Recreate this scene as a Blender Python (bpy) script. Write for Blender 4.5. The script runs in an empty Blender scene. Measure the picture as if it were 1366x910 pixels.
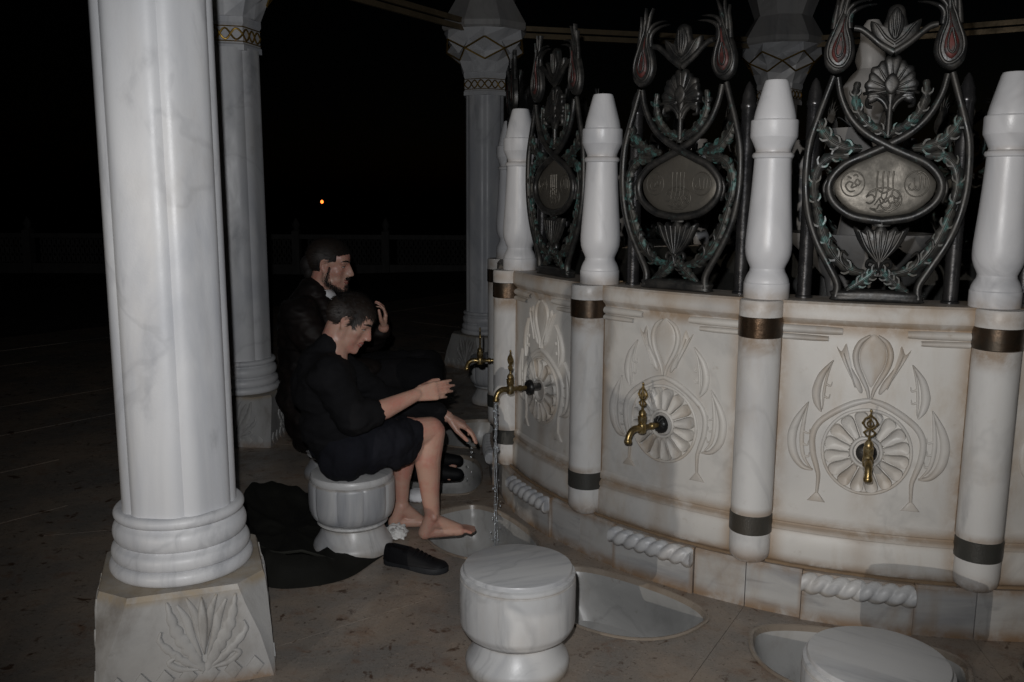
import bpy, bmesh, math, random
import numpy as np
from mathutils import Vector, Matrix, noise
R = math.radians
sc = bpy.context.scene
col = sc.collection
random.seed(7)

# ------------------------------------------------------------------ camera
cam = bpy.data.cameras.new('camera'); camo = bpy.data.objects.new('camera', cam); col.objects.link(camo)
camo.matrix_world = Matrix.Translation((0, 0, 1.49)) @ Matrix.Rotation(R(90 - 9.397), 4, 'X') @ Matrix.Rotation(0.0052, 4, 'Z')
cam.sensor_width = 36; cam.lens = 31.59; cam.clip_start = 0.05; cam.clip_end = 2000
sc.camera = camo
# ------------------------------------------------------------------ night sky
w = bpy.data.worlds.new('World'); sc.world = w; w.use_nodes = True
nt = w.node_tree; bg = nt.nodes['Background']
sk = nt.nodes.new('ShaderNodeTexSky'); sk.sky_type = 'NISHITA'; sk.sun_disc = False
sk.sun_elevation = R(-6); sk.sun_rotation = R(40)
nt.links.new(sk.outputs[0], bg.inputs[0]); bg.inputs[1].default_value = 0.02
# ------------------------------------------------------------------ lights: the flash that takes the picture, a lamp across the court
def spot(name, loc, aim, power, size, blend, rad, colr):
    l = bpy.data.lights.new(name, 'SPOT'); l.energy = power; l.spot_size = size; l.spot_blend = blend
    l.shadow_soft_size = rad; l.color = colr
    o = bpy.data.objects.new(name, l); col.objects.link(o); o.location = loc
    o.rotation_euler = (Vector(aim) - Vector(loc)).to_track_quat('-Z', 'Y').to_euler()
    return o
FL = (-0.05, 0.04, 1.59)
ax = camo.matrix_world.to_3x3() @ (Vector((math.tan(R(1.5)), math.tan(R(4.5)), -1)))
spot('camera_flash', FL, Vector(FL) + ax, 196, R(88), 0.75, 0.012, (0.985, 0.99, 1.0))
LAMP = (-6.3, -9.4, 2.2)
spot('courtyard_lamp', LAMP, (1.05, 3.4, 0.55), 1500, R(17.5), 0.45, 0.022, (1, 0.92, 0.82))
vs = sc.view_settings; vs.view_transform = 'Standard'; vs.look = 'None'; vs.exposure = 0; vs.gamma = 1; vs.use_curve_mapping = False
sc.cycles.use_denoising = True; sc.cycles.max_bounces = 6

# ------------------------------------------------------------------ materials
MATS = {}
def newmat(name):
    m = bpy.data.materials.new(name); m.use_nodes = True; MATS[name] = m
    n = m.node_tree; b = n.nodes['Principled BSDF']
    return m, n, b
def mixc(n, fac, a, b):
    x = n.nodes.new('ShaderNodeMix'); x.data_type = 'RGBA'
    for s, v in ((0, fac), (6, a), (7, b)):
        if hasattr(v, 'is_output'): n.links.new(v, x.inputs[s])
        else: x.inputs[s].default_value = v if s == 0 else (*v, 1)
    return x.outputs[2]
def ramp(n, src, lo, hi, a=0.0, b=1.0):
    x = n.nodes.new('ShaderNodeMapRange'); x.interpolation_type = 'SMOOTHSTEP'
    n.links.new(src, x.inputs[0]); x.inputs[1].default_value = lo; x.inputs[2].default_value = hi
    x.inputs[3].default_value = a; x.inputs[4].default_value = b
    return x.outputs[0]
def coords(n, kind='Object', rnd=True):
    t = n.nodes.new('ShaderNodeTexCoord')
    if not rnd: return t.outputs[kind]
    oi = n.nodes.new('ShaderNodeObjectInfo'); mm = n.nodes.new('ShaderNodeMath'); mm.operation = 'MULTIPLY'; mm.inputs[1].default_value = 37.0
    n.links.new(oi.outputs['Random'], mm.inputs[0])
    cb = n.nodes.new('ShaderNodeCombineXYZ')
    for i in range(3): n.links.new(mm.outputs[0], cb.inputs[i])
    a = n.nodes.new('ShaderNodeVectorMath'); a.operation = 'ADD'
    n.links.new(t.outputs[kind], a.inputs[0]); n.links.new(cb.outputs[0], a.inputs[1])
    return a.outputs[0]
def tex(n, vec, scale, detail=6, rough=0.55, dist=0.0, stretch=None):
    if stretch:
        mp = n.nodes.new('ShaderNodeMapping'); n.links.new(vec, mp.inputs[0])
        mp.inputs['Rotation'].default_value = stretch[3] if len(stretch) > 3 else (0, 0, 0)
        mp.inputs['Scale'].default_value = stretch[:3]; vec = mp.outputs[0]
    t = n.nodes.new('ShaderNodeTexNoise'); n.links.new(vec, t.inputs['Vector'])
    t.inputs['Scale'].default_value = scale; t.inputs['Detail'].default_value = detail
    t.inputs['Roughness'].default_value = rough; t.inputs['Distortion'].default_value = dist
    return t.outputs['Fac']
def bump(n, b, src, strength, dist):
    x = n.nodes.new('ShaderNodeBump'); x.inputs['Strength'].default_value = strength; x.inputs['Distance'].default_value = dist
    n.links.new(src, x.inputs['Height']); n.links.new(x.outputs[0], b.inputs['Normal'])
def marble(name, base, vein, stain, stain_amt=0.0, rough=0.42, vein_amt=0.7, streak=(2.2, 0.45, 0.45, (0.35, 0.5, 0.3)), bmp=0.25, marks=()):
    m, n, b = newmat(name)
    v = coords(n)
    big = tex(n, v, 2.2, 5, 0.6, 0.6, streak)
    fine = tex(n, v, 7.0, 9, 0.62, 0.25, streak)
    c = mixc(n, ramp(n, big, 0.42, 0.72, 0, vein_amt), base, vein)
    c = mixc(n, ramp(n, fine, 0.52, 0.80, 0.0, 0.75 * vein_amt), c, tuple(x * 0.62 for x in vein))
    ln = tex(n, v, 1.5, 5, 0.5, 0.9, (1.0, 0.8, 0.7, (0.6, 0.3, 0.2)))
    rid = n.nodes.new('ShaderNodeMath'); rid.operation = 'SUBTRACT'; n.links.new(ln, rid.inputs[0]); rid.inputs[1].default_value = 0.47
    ab = n.nodes.new('ShaderNodeMath'); ab.operation = 'ABSOLUTE'; n.links.new(rid.outputs[0], ab.inputs[0])
    c = mixc(n, ramp(n, ab.outputs[0], 0.0, 0.016, 0.20 * vein_amt, 0.0), c, tuple(x * 0.55 for x in vein))
    if stain_amt:
        s1 = tex(n, v, 3.1, 7, 0.65, 0.3, (1, 1, 0.45)); s2 = tex(n, v, 16, 6, 0.7)
        c = mixc(n, ramp(n, s1, 0.5, 0.78, 0, stain_amt), c, stain)
        s4 = tex(n, v, 5.5, 6, 0.6, 0.2, (1, 1, 0.12)); c = mixc(n, ramp(n, s4, 0.56, 0.80, 0, stain_amt * 0.7), c, stain)
        c = mixc(n, ramp(n, s2, 0.60, 0.82, 0, stain_amt * 0.8), c, tuple(x * 0.7 for x in stain))
    def dirt(src, lo, hi, amt, colr, nscale=7.0, st=(1, 1, 1)):
        nonlocal c
        mu = n.nodes.new('ShaderNodeMath'); mu.operation = 'MULTIPLY'
        n.links.new(ramp(n, src, lo, hi, 0, amt), mu.inputs[0]); n.links.new(ramp(n, tex(n, v, nscale, 7, 0.68, 0.3, st), 0.33, 0.58, 0.2, 1), mu.inputs[1])
        c = mixc(n, mu.outputs[0], c, colr)
    if marks:
        raw = coords(n, 'Object', False); sx = n.nodes.new('ShaderNodeSeparateXYZ'); n.links.new(raw, sx.inputs[0])
        def absd(src, cen):
            a = n.nodes.new('ShaderNodeMath'); a.operation = 'SUBTRACT'; n.links.new(src, a.inputs[0]); a.inputs[1].default_value = cen
            q = n.nodes.new('ShaderNodeMath'); q.operation = 'ABSOLUTE'; n.links.new(a.outputs[0], q.inputs[0]); return q.outputs[0]
        for axis, cen, lo, hi, amt, colr in marks:
            dirt(absd(sx.outputs[axis], cen), lo, hi, amt, colr, 8.0, (1, 1, 0.6) if axis != 2 else (1, 1, 1))
    n.links.new(c, b.inputs['Base Color'])
    gr = tex(n, v, 160, 3, 0.6)
    n.links.new(ramp(n, fine, 0.3, 0.7, rough - 0.08, rough + 0.12), b.inputs['Roughness'])
    bump(n, b, gr, bmp, 0.0012)
    return m
marble('column_marble', (0.60, 0.605, 0.62), (0.42, 0.435, 0.47), (0.36, 0.30, 0.22), 0.2, 0.42, 1.0)
marble('plinth_marble', (0.40, 0.395, 0.385), (0.26, 0.26, 0.265), (0.13, 0.11, 0.09), 0.95, 0.55, bmp=0.5, marks=((2, 0.30, 0.03, 0.0, 0.7, (0.30, 0.22, 0.12)), (2, 0.0, 0.05, 0.0, 0.8, (0.20, 0.12, 0.06))))
marble('baluster_marble', (0.60, 0.60, 0.615), (0.42, 0.43, 0.455), (0.40, 0.33, 0.25), 0.22, 0.40, 1.0, marks=((2, 1.13, 0.05, 0.0, 0.5, (0.3, 0.22, 0.14)), (2, 1.63, 0.02, 0.0, 0.35, (0.34, 0.27, 0.2))))
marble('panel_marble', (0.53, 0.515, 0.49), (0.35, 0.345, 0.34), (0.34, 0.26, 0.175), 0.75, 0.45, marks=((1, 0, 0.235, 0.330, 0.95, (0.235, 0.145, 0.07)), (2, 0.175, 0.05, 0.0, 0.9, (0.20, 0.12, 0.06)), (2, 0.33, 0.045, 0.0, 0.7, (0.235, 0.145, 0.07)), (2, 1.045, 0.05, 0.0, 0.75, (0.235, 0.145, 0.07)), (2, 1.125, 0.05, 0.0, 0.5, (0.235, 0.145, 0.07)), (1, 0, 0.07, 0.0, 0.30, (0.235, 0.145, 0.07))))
marble('carving_marble', (0.53, 0.512, 0.482), (0.37, 0.36, 0.35), (0.32, 0.23, 0.14), 0.8, 0.5, marks=((2, 0.5, 0.16, 0.0, 0.35, (0.26, 0.18, 0.10)), (2, 0.98, 0.10, 0.0, 0.3, (0.26, 0.18, 0.10))))
marble('mortar', (0.20, 0.135, 0.08), (0.13, 0.085, 0.05), (0.09, 0.055, 0.03), 0.8, 0.8)
marble('pilaster_marble', (0.60, 0.595, 0.585), (0.42, 0.42, 0.435), (0.40, 0.30, 0.20), 0.45, 0.42, marks=((2, 0.985, 0.07, 0.0, 0.75, (0.235, 0.145, 0.07)), (2, 0.18, 0.08, 0.0, 0.8, (0.20, 0.12, 0.06)), (2, 0.36, 0.03, 0.0, 0.6, (0.235, 0.145, 0.07)), (2, 1.10, 0.05, 0.0, 0.5, (0.235, 0.145, 0.07))))
marble('slab_marble', (0.40, 0.395, 0.385), (0.25, 0.25, 0.255), (0.25, 0.18, 0.115), 0.7, 0.4, 1.0, (0.6, 0.6, 3.0, (0.15, 0.1, 0)), marks=((2, 0.0, 0.06, 0.0, 0.9, (0.20, 0.12, 0.06)), (2, 0.18, 0.04, 0.0, 0.7, (0.20, 0.12, 0.06)), (1, 0.18, 0.02, 0.0, 0.6, (0.20, 0.12, 0.06)), (1, -0.18, 0.02, 0.0, 0.6, (0.20, 0.12, 0.06))))
marble('stool_marble', (0.55, 0.548, 0.545), (0.29, 0.30, 0.325), (0.30, 0.23, 0.16), 0.3, 0.38, 1.0, (3.4, 0.35, 0.30, (0.1, 0.15, 0.5)), marks=((2, 0.0, 0.05, 0.0, 0.8, (0.24, 0.18, 0.11)), (2, 0.115, 0.02, 0.0, 0.5, (0.24, 0.18, 0.11)), (2, 0.308, 0.008, 0.0, 0.5, (0.3, 0.24, 0.17))))
marble('basin_marble', (0.37, 0.365, 0.355), (0.23, 0.23, 0.225), (0.15, 0.11, 0.065), 0.95, 0.34, 1.0)
marble('rim_marble', (0.26, 0.22, 0.18), (0.17, 0.14, 0.11), (0.13, 0.075, 0.04), 0.8, 0.28)
marble('far_stone', (0.15, 0.145, 0.14), (0.10, 0.10, 0.10), (0.1, 0.08, 0.06), 0.5, 0.7)
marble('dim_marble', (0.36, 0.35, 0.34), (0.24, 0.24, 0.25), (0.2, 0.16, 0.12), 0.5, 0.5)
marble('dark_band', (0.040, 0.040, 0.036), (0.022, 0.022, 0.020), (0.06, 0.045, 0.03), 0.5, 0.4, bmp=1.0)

def floor_mat(name, a, b_, dirt, spk, rough):
    m, n, b = newmat(name); v = coords(n, 'Object', False)
    g = n.nodes.new('ShaderNodeNewGeometry'); v = g.outputs['Position']
    t1 = tex(n, v, 1.7, 8, 0.65, 0.4); t2 = tex(n, v, 7, 8, 0.7, 0.3); t3 = tex(n, v, 42, 4, 0.6); t4 = tex(n, v, 13, 5, 0.6, 0.5)
    c = mixc(n, ramp(n, t1, 0.36, 0.66), a, b_)
    c = mixc(n, ramp(n, t2, 0.52, 0.72, 0, 0.75), c, dirt)
    c = mixc(n, ramp(n, t3, 0.62, 0.72, 0, spk), c, tuple(x * 0.28 for x in dirt))
    c = mixc(n, ramp(n, t4, 0.60, 0.68, 0, spk * 0.9), c, tuple(x * 0.42 for x in dirt))
    t6 = tex(n, v, 110, 3, 0.7); c = mixc(n, ramp(n, t6, 0.56, 0.70, 0, 0.7), c, tuple(x * 0.3 for x in dirt)); t7 = tex(n, v, 80, 3, 0.7); c = mixc(n, ramp(n, t7, 0.60, 0.72, 0, 0.5), c, tuple(min(1, x * 1.6) for x in b_))
    t5 = tex(n, v, 3.2, 6, 0.7, 0.6); c = mixc(n, ramp(n, t5, 0.56, 0.74, 0, 0.35), c, tuple(x * 0.6 for x in dirt))
    n.links.new(c, b.inputs['Base Color'])
    n.links.new(ramp(n, t2, 0.35, 0.65, rough - 0.14, rough + 0.2), b.inputs['Roughness'])
    bump(n, b, t3, 0.35, 0.004)
    return m
floor_mat('floor_stone', (0.205, 0.188, 0.17), (0.32, 0.255, 0.20), (0.18, 0.095, 0.052), 1.0, 0.40)
floor_mat('paving_stone', (0.27, 0.255, 0.235), (0.33, 0.31, 0.285), (0.20, 0.16, 0.125), 0.7, 0.6)
floor_mat('earth', (0.03, 0.028, 0.025), (0.04, 0.036, 0.03), (0.03, 0.026, 0.02), 0.4, 0.9)

def metal(name, c1, c2, met=0.85, rough=0.42, sc_=18, extra=None):
    m, n, b = newmat(name); v = coords(n)
    t = tex(n, v, sc_, 8, 0.65); c = mixc(n, ramp(n, t, 0.35, 0.65), c1, c2)
    if extra:
        t2 = tex(n, v, 26, 6, 0.7); c = mixc(n, ramp(n, t2, extra[1], extra[1] + 0.14, 0, extra[2]), c, extra[0])
        n.links.new(ramp(n, t2, extra[1], extra[1] + 0.14, met, met * 0.2), b.inputs['Metallic'])
    else: b.inputs['Metallic'].default_value = met
    n.links.new(c, b.inputs['Base Color']); n.links.new(ramp(n, t, 0.3, 0.7, rough - 0.1, rough + 0.15), b.inputs['Roughness'])
    bump(n, b, tex(n, v, 70, 5, 0.6), 0.35, 0.002)
    return m
metal('dark_bronze', (0.033, 0.034, 0.035), (0.060, 0.057, 0.053), 0.7, 0.42, extra=((0.05, 0.12, 0.11), 0.60, 0.6))
metal('patina_bronze', (0.035, 0.036, 0.036), (0.06, 0.057, 0.05), 0.6, 0.45, extra=((0.042, 0.135, 0.125), 0.50, 0.7))
metal('red_bronze', (0.045, 0.014, 0.013), (0.10, 0.020, 0.016), 0.3, 0.5, extra=((0.03, 0.028, 0.028), 0.46, 0.85))
metal('brass_plate', (0.115, 0.105, 0.09), (0.08, 0.075, 0.065), 0.6, 0.5, 9)
metal('bronze_band', (0.13, 0.085, 0.055), (0.055, 0.045, 0.035), 0.85, 0.32, 9)
metal('tap_brass', (0.38, 0.27, 0.11), (0.17, 0.125, 0.06), 0.9, 0.34, 40, extra=((0.10, 0.09, 0.06), 0.52, 0.7))
metal('pipe_metal', (0.045, 0.045, 0.048), (0.06, 0.058, 0.058), 0.7, 0.26, 12)
metal('chrome', (0.45, 0.46, 0.47), (0.30, 0.31, 0.32), 0.95, 0.2, 20)
metal('gilt', (0.42, 0.27, 0.06), (0.30, 0.19, 0.05), 0.85, 0.42, 30)
metal('tie_rod_bronze', (0.20, 0.15, 0.09), (0.13, 0.10, 0.06), 0.5, 0.5, 8)

def cloth(name, c, scale=320, rough=0.9, c2=None):
    m, n, b = newmat(name); v = coords(n, 'Object', False)
    t = tex(n, v, scale, 2, 0.5); t2 = tex(n, v, 7, 5, 0.6)
    n.links.new(mixc(n, ramp(n, t2, 0.35, 0.7), c, c2 or tuple(x * 1.5 for x in c)), b.inputs['Base Color'])
    b.inputs['Roughness'].default_value = rough; b.inputs['Specular IOR Level'].default_value = 0.2
    bump(n, b, t, 0.4, 0.0015)
    return m
cloth('black_knit', (0.0055, 0.0055, 0.0065)); cloth('black_jacket', (0.006, 0.005, 0.005), 90, 0.6, (0.012, 0.008, 0.007))
cloth('black_trousers', (0.004, 0.004, 0.005)); cloth('short_cloth', (0.007, 0.0075, 0.011), 260)
cloth('coat_cloth', (0.009, 0.009, 0.0075), 200, 0.8); cloth('coat_edge', (0.016, 0.016, 0.013), 200, 0.7)
cloth('shoe_black', (0.0045, 0.0045, 0.0055), 150, 0.6); cloth('shoe_sole', (0.014, 0.015, 0.017), 100, 0.6)
cloth('white_cloth', (0.62, 0.62, 0.64)); cloth('tissue_white', (0.55, 0.55, 0.54), 60)
m, n, b = newmat('skin'); v = coords(n, 'Object', False)
t = tex(n, v, 14, 5, 0.6); n.links.new(mixc(n, ramp(n, t, 0.4, 0.68), (0.50, 0.305, 0.235), (0.48, 0.225, 0.175)), b.inputs['Base Color'])
b.inputs['Roughness'].default_value = 0.42; b.inputs['Subsurface Weight'].default_value = 0.12; b.inputs['Subsurface Radius'].default_value = (0.012, 0.004, 0.002)
b.inputs['Subsurface Scale'].default_value = 0.5
bump(n, b, tex(n, v, 240, 3, 0.6), 0.2, 0.001)
m, n, b = newmat('hair'); b.inputs['Base Color'].default_value = (0.007, 0.005, 0.0045, 1); b.inputs['Roughness'].default_value = 0.75
m, n, b = newmat('brown_hair'); b.inputs['Base Color'].default_value = (0.016, 0.010, 0.007, 1); b.inputs['Roughness'].default_value = 0.6
m, n, b = newmat('eye_white'); b.inputs['Base Color'].default_value = (0.5, 0.47, 0.45, 1); b.inputs['Roughness'].default_value = 0.2
m, n, b = newmat('lip'); b.inputs['Base Color'].default_value = (0.33, 0.12, 0.10, 1); b.inputs['Roughness'].default_value = 0.4
m, n, b = newmat('water'); b.inputs['Base Color'].default_value = (0.9, 0.95, 1, 1); b.inputs['Transmission Weight'].default_value = 0.86; b.inputs['IOR'].default_value = 1.33; b.inputs['Roughness'].default_value = 0.05
m, n, b = newmat('pool_water'); b.inputs['Base Color'].default_value = (0.02, 0.03, 0.03, 1); b.inputs['Roughness'].default_value = 0.05
m, n, b = newmat('lamp_glow'); b.inputs['Base Color'].default_value = (1, 0.5, 0.2, 1); b.inputs['Emission Color'].default_value = (1, 0.20, 0.03, 1); b.inputs['Emission Strength'].default_value = 3
def M(x): return MATS[x]

# ------------------------------------------------------------------ mesh helpers
class MB:
    def __init__(s): s.v = []; s.f = []
    def add(s, vs_, fs):
        o = len(s.v); s.v += [tuple(p) for p in vs_]; s.f += [tuple(i + o for i in f) for f in fs]
    def grid(s, rows, closed=False, caps=False):
        nr, nc = len(rows), len(rows[0]); vs_ = [p for r_ in rows for p in r_]; fs = []
        for i in range(nr - 1):
            for j in range(nc if closed else nc - 1):
                k = (j + 1) % nc
                fs.append((i * nc + j, i * nc + k, (i + 1) * nc + k, (i + 1) * nc + j))
        if caps:
            fs.append(tuple(range(nc))[::-1]); fs.append(tuple((nr - 1) * nc + j for j in range(nc)))
        s.add(vs_, fs)
    def box(s, a, b):
        x0, y0, z0 = a; x1, y1, z1 = b
        s.add([(x0, y0, z0), (x1, y0, z0), (x1, y1, z0), (x0, y1, z0), (x0, y0, z1), (x1, y0, z1), (x1, y1, z1), (x0, y1, z1)],
              [(0, 3, 2, 1), (4, 5, 6, 7), (0, 1, 5, 4), (1, 2, 6, 5), (2, 3, 7, 6), (3, 0, 4, 7)])
    def lathe(s, prof, n_=32, c=(0, 0, 0), ph=0.0, caps=True):
        s.grid([[(c[0] + r_ * math.cos(2 * math.pi * i / n_ + ph), c[1] + r_ * math.sin(2 * math.pi * i / n_ + ph), c[2] + z) for i in range(n_)] for r_, z in prof], True, caps)
    def tube(s, pts, rad, n_=8, caps=True):
        pts = [Vector(p) for p in pts]; rows = []; up = None
        for i, p in enumerate(pts):
            t_ = (pts[min(i + 1, len(pts) - 1)] - pts[max(i - 1, 0)]).normalized()
            if up is None: up = t_.orthogonal().normalized()
            up = (up - t_ * up.dot(t_)).normalized(); q = t_.cross(up)
            r_ = rad[i] if hasattr(rad, '__len__') else rad
            rows.append([p + up * r_ * math.cos(2 * math.pi * k / n_) + q * r_ * math.sin(2 * math.pi * k / n_) for k in range(n_)])
        s.grid(rows, True, caps)
    def ell(s, c, r_, rot=None, n_=16):
        rows = []
        for i in range(n_ // 2 + 1):
            a = math.pi * i / (n_ // 2); a = min(max(a, 0.02), math.pi - 0.02)
            row = []
            for k in range(n_):
                ph = 2 * math.pi * k / n_
                p = Vector((r_[0] * math.sin(a) * math.cos(ph), r_[1] * math.sin(a) * math.sin(ph), -r_[2] * math.cos(a)))
                if rot: p = rot @ p
                row.append(p + Vector(c))
            rows.append(row)
        s.grid(rows, True, True)
    def cap(s, a, b, ra, rb, n_=14):
        a, b = Vector(a), Vector(b); d = (b - a); L = d.length; d.normalize()
        pts, rr = [], []
        for i in range(6):
            t_ = -math.pi / 2 + (i + .15) * math.pi / 2 / 5.15; pts.append(a + d * ra * math.sin(t_)); rr.append(max(ra * math.cos(t_), 1e-4))
        for i in range(6):
            t_ = i * math.pi / 2 / 5.15; pts.append(b + d * rb * math.sin(t_)); rr.append(max(rb * math.cos(t_), 1e-4))
        s.tube(pts, rr, n_)
    def xf(s, mat):
        s.v = [tuple(mat @ Vector(p)) for p in s.v]; return s
    def join(s, o): s.add(o.v, o.f)
    def mesh(s, name, mat, smooth=True, angle=0.7):
        me = bpy.data.meshes.new(name); me.from_pydata(s.v, [], s.f)
        bm = bmesh.new(); bm.from_mesh(me); bmesh.ops.recalc_face_normals(bm, faces=bm.faces); bm.to_mesh(me); bm.free()
        if smooth:
            me.polygons.foreach_set('use_smooth', [True] * len(me.polygons))
            if angle: me.set_sharp_from_angle(angle=angle)
        if mat: me.materials.append(M(mat))
        return me
    def build(s, name, mat, parent=None, smooth=True, angle=0.7):
        return link(name, s.mesh(name, mat, smooth, angle), parent)
def link(name, me, parent=None):
    o = bpy.data.objects.new(name, me); col.objects.link(o)
    if parent is not None: o.parent = parent
    return o
def empty(name, loc=(0, 0, 0), rz=0.0):
    o = bpy.data.objects.new(name, None); col.objects.link(o); o.location = loc; o.rotation_euler = (0, 0, rz); o.empty_display_size = 0.1
    return o
def tag(o, label=None, cat=None, group=None, kind=None):
    for k, v_ in (('label', label), ('category', cat), ('group', group), ('kind', kind)):
        if v_: o[k] = v_
    return o
def copy_tree(o, parent=None):
    c = o.copy(); col.objects.link(c); c.parent = parent
    for ch in list(o.children): copy_tree(ch, c)
    return c
def spl(P, n_=6, closed=False):
    P = [np.array(p, float) for p in P]; out = []; N = len(P)
    for i in range(N if closed else N - 1):
        if closed: a, b_, c, d = P[(i - 1) % N], P[i], P[(i + 1) % N], P[(i + 2) % N]
        else: a, b_, c, d = P[max(i - 1, 0)], P[i], P[i + 1], P[min(i + 2, N - 1)]
        for k in range(n_):
            t_ = k / n_
            out.append(0.5 * ((2 * b_) + (-a + c) * t_ + (2 * a - 5 * b_ + 4 * c - d) * t_ ** 2 + (-a + 3 * b_ - 3 * c + d) * t_ ** 3))
    if not closed: out.append(P[-1])
    return out
def wfun(w_, t_):
    if callable(w_): return w_(t_)
    if hasattr(w_, '__len__'):
        x = t_ * (len(w_) - 1); i = min(int(x), len(w_) - 2); return w_[i] + (w_[i + 1] - w_[i]) * (x - i)
    return w_
def stroke(mb, P, w_, d, mp, base=0.0, n_=6, full=False, seg=8, closed=False):
    """a bar or carved ridge along a 2-D curve; mp maps (u, v, depth) to 3-D"""
    S = spl(P, n_, closed); rows = []; N = len(S)
    for i, p in enumerate(S):
        if closed: t_ = S[(i + 1) % N] - S[(i - 1) % N]
        else: t_ = S[min(i + 1, N - 1)] - S[max(i - 1, 0)]
        t_ = t_ / (np.linalg.norm(t_) + 1e-9); nn = np.array([-t_[1], t_[0]])
        ww = wfun(w_, i / (N - 1)); dd = wfun(d, i / (N - 1))
        row = []
        cnt = seg if full else seg + 1
        for k in range(cnt):
            a = 2 * math.pi * k / seg if full else math.pi * k / seg
            q = p + nn * ww * math.cos(a)
            row.append(mp(q[0], q[1], base + dd * math.sin(a)))
        rows.append(row)
    if closed: rows.append(rows[0])
    mb.grid(rows, full, full and not closed)
def fill(mb, P, h, mp, base=0.0, back=None, n_=5, ctr=None, prof=None, smooth=True):
    S = spl(P, n_, True) if smooth else [np.array(p, float) for p in P]
    c = np.array(ctr, float) if ctr is not None else sum(S) / len(S)
    rows = []
    if back is not None: rows.append([mp(q[0], q[1], back) for q in S])
    for s_, hh in prof or ((1, 0), (0.97, 0.45), (0.85, 0.8), (0.6, 0.97), (0.3, 1.0), (0.02, 1.0)):
        rows.append([mp(*(c + (q - c) * s_), base + h * hh) for q in S])
    mb.grid(rows, True, True)
mir = lambda P: [(-p[0], p[1]) for p in P]

# ------------------------------------------------------------------ fountain frame
FX, FY, RP = 1.8238, 4.7627, 1.9046
T0 = math.degrees(-2.8807); STEP = 22.5
def pil_ang(k): return R(T0 + STEP * k)
def bay_ang(k): return R(T0 + STEP * (k - 0.5))      # bay k lies between pilasters k-1 and k
def pol(r_, a, z=0): return (FX + r_ * math.cos(a), FY + r_ * math.sin(a), z)
RF = 1.885                                             # panel face
ZL = 1.128                                             # ledge

# ------------------------------------------------------------------ ground, paving, floor slabs
g = MB()
g.grid([[(FX + r_ * math.cos(2 * math.pi * i / 96), FY + r_ * math.sin(2 * math.pi * i / 96), z) for i in range(96)] for r_, z in
        ((2.9, -0.03), (13, -0.03), (13, -0.18), (13.35, -0.18), (13.35, -0.33), (40, -0.33), (75, -3.0), (900, -3.0))], True)
tag(g.build('ground', 'earth', None, False), kind='structure')
pav = empty('pavement', (FX, FY, 0)); pav['kind'] = 'structure'
# outer paving slabs
sl = MB(); L, W_ = 1.30, 0.78; gp = 0.0008
sl.grid([[(-L / 2 + gp + c, -W_ / 2 + gp + c, z), (L / 2 - gp - c, -W_ / 2 + gp + c, z), (L / 2 - gp - c, W_ / 2 - gp - c, z), (-L / 2 + gp + c, W_ / 2 - gp - c, z)] for c, z in ((0, -0.04), (0, -0.0062), (0.0003, -0.006))], True, True)
slm = sl.mesh('paving_slab', 'floor_stone', False)
DA = R(52); rs = random.Random(3); nsl = 0
for j in range(-12, 13):
    off = 0.5 * L * (j % 2)
    for i in range(-8, 9):
        x = i * L + off; y = j * W_
        px, py = x * math.cos(DA) - y * math.sin(DA), x * math.sin(DA) + y * math.cos(DA)
        rr = math.hypot(px, py)
        wy = FY + py; wx = FX + px
        if rr < 3.25 or rr > 8.6 or wx > 2.6 or wy < -0.4: continue
        o = link('paving_slab', slm, pav); o.location = (px, py, rs.uniform(-0.0015, 0.0015)); o.rotation_euler = (0, 0, DA); nsl += 1
# ring of slabs round the fountain, with the foot basins let into them
BR0, BR1, BHW = 1.985, 2.43, 0.335
def basin_outline(s_=1.0, n_=44):
    """D shape: straight along the wall, rounded outwards; local x outward, y tangential"""
    pts = []
    for i in range(n_):
        a = 2 * math.pi * i / n_
        c_, s2 = math.cos(a), math.sin(a)
        x = (abs(c_) ** 0.85) * (1 if c_ > 0 else -1); y = (abs(s2) ** 0.85) * (1 if s2 > 0 else -1)
        xx = 2.12 + (0.31 * x if x > 0 else 0.135 * x)
        pts.append((2.15 + (xx - 2.15) * s_, BHW * y * s_))
    return pts
def sector(hole):
    bm = bmesh.new(); ha = R(STEP / 2) - 0.0004
    outer = [(1.86, a) for a in np.linspace(-ha, ha, 5)] + [(4.0, a) for a in np.linspace(ha, -ha, 9)]
    lp = [bm.verts.new((r_ * math.cos(a), r_ * math.sin(a), 0)) for r_, a in outer]
    ed = [bm.edges.new((lp[i], lp[(i + 1) % len(lp)])) for i in range(len(lp))]
    if hole:
        hp = [bm.verts.new((x, y, 0)) for x, y in basin_outline()]
        ed += [bm.edges.new((hp[i], hp[(i + 1) % len(hp)])) for i in range(len(hp))]
    bmesh.ops.triangle_fill(bm, use_beauty=True, use_dissolve=False, edges=ed)
    for f in bm.faces:
        if f.normal.z < 0: f.normal_flip()
    oe = [e for e in bm.edges if len(e.link_faces) == 1 and e.verts[0].co.xy.length > 0 and (e.verts[0] in lp and e.verts[1] in lp)]
    ex = bmesh.ops.extrude_edge_only(bm, edges=oe)
    for v_ in ex['geom']:
        if isinstance(v_, bmesh.types.BMVert): v_.co.z = -0.03
    me = bpy.data.meshes.new('floor_slab'); bm.to_mesh(me); bm.free(); me.materials.append(M('floor_stone'))
    return me
BAYS = [-2, -1, 0, 1, 2, 3, 4]     # bays whose outside can be seen
sh, sn = sector(True), sector(False)
for k in range(-2, 14):
    o = link('floor_slab', sh if k in BAYS else sn, pav); o.rotation_euler = (0, 0, bay_ang(k))

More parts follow.
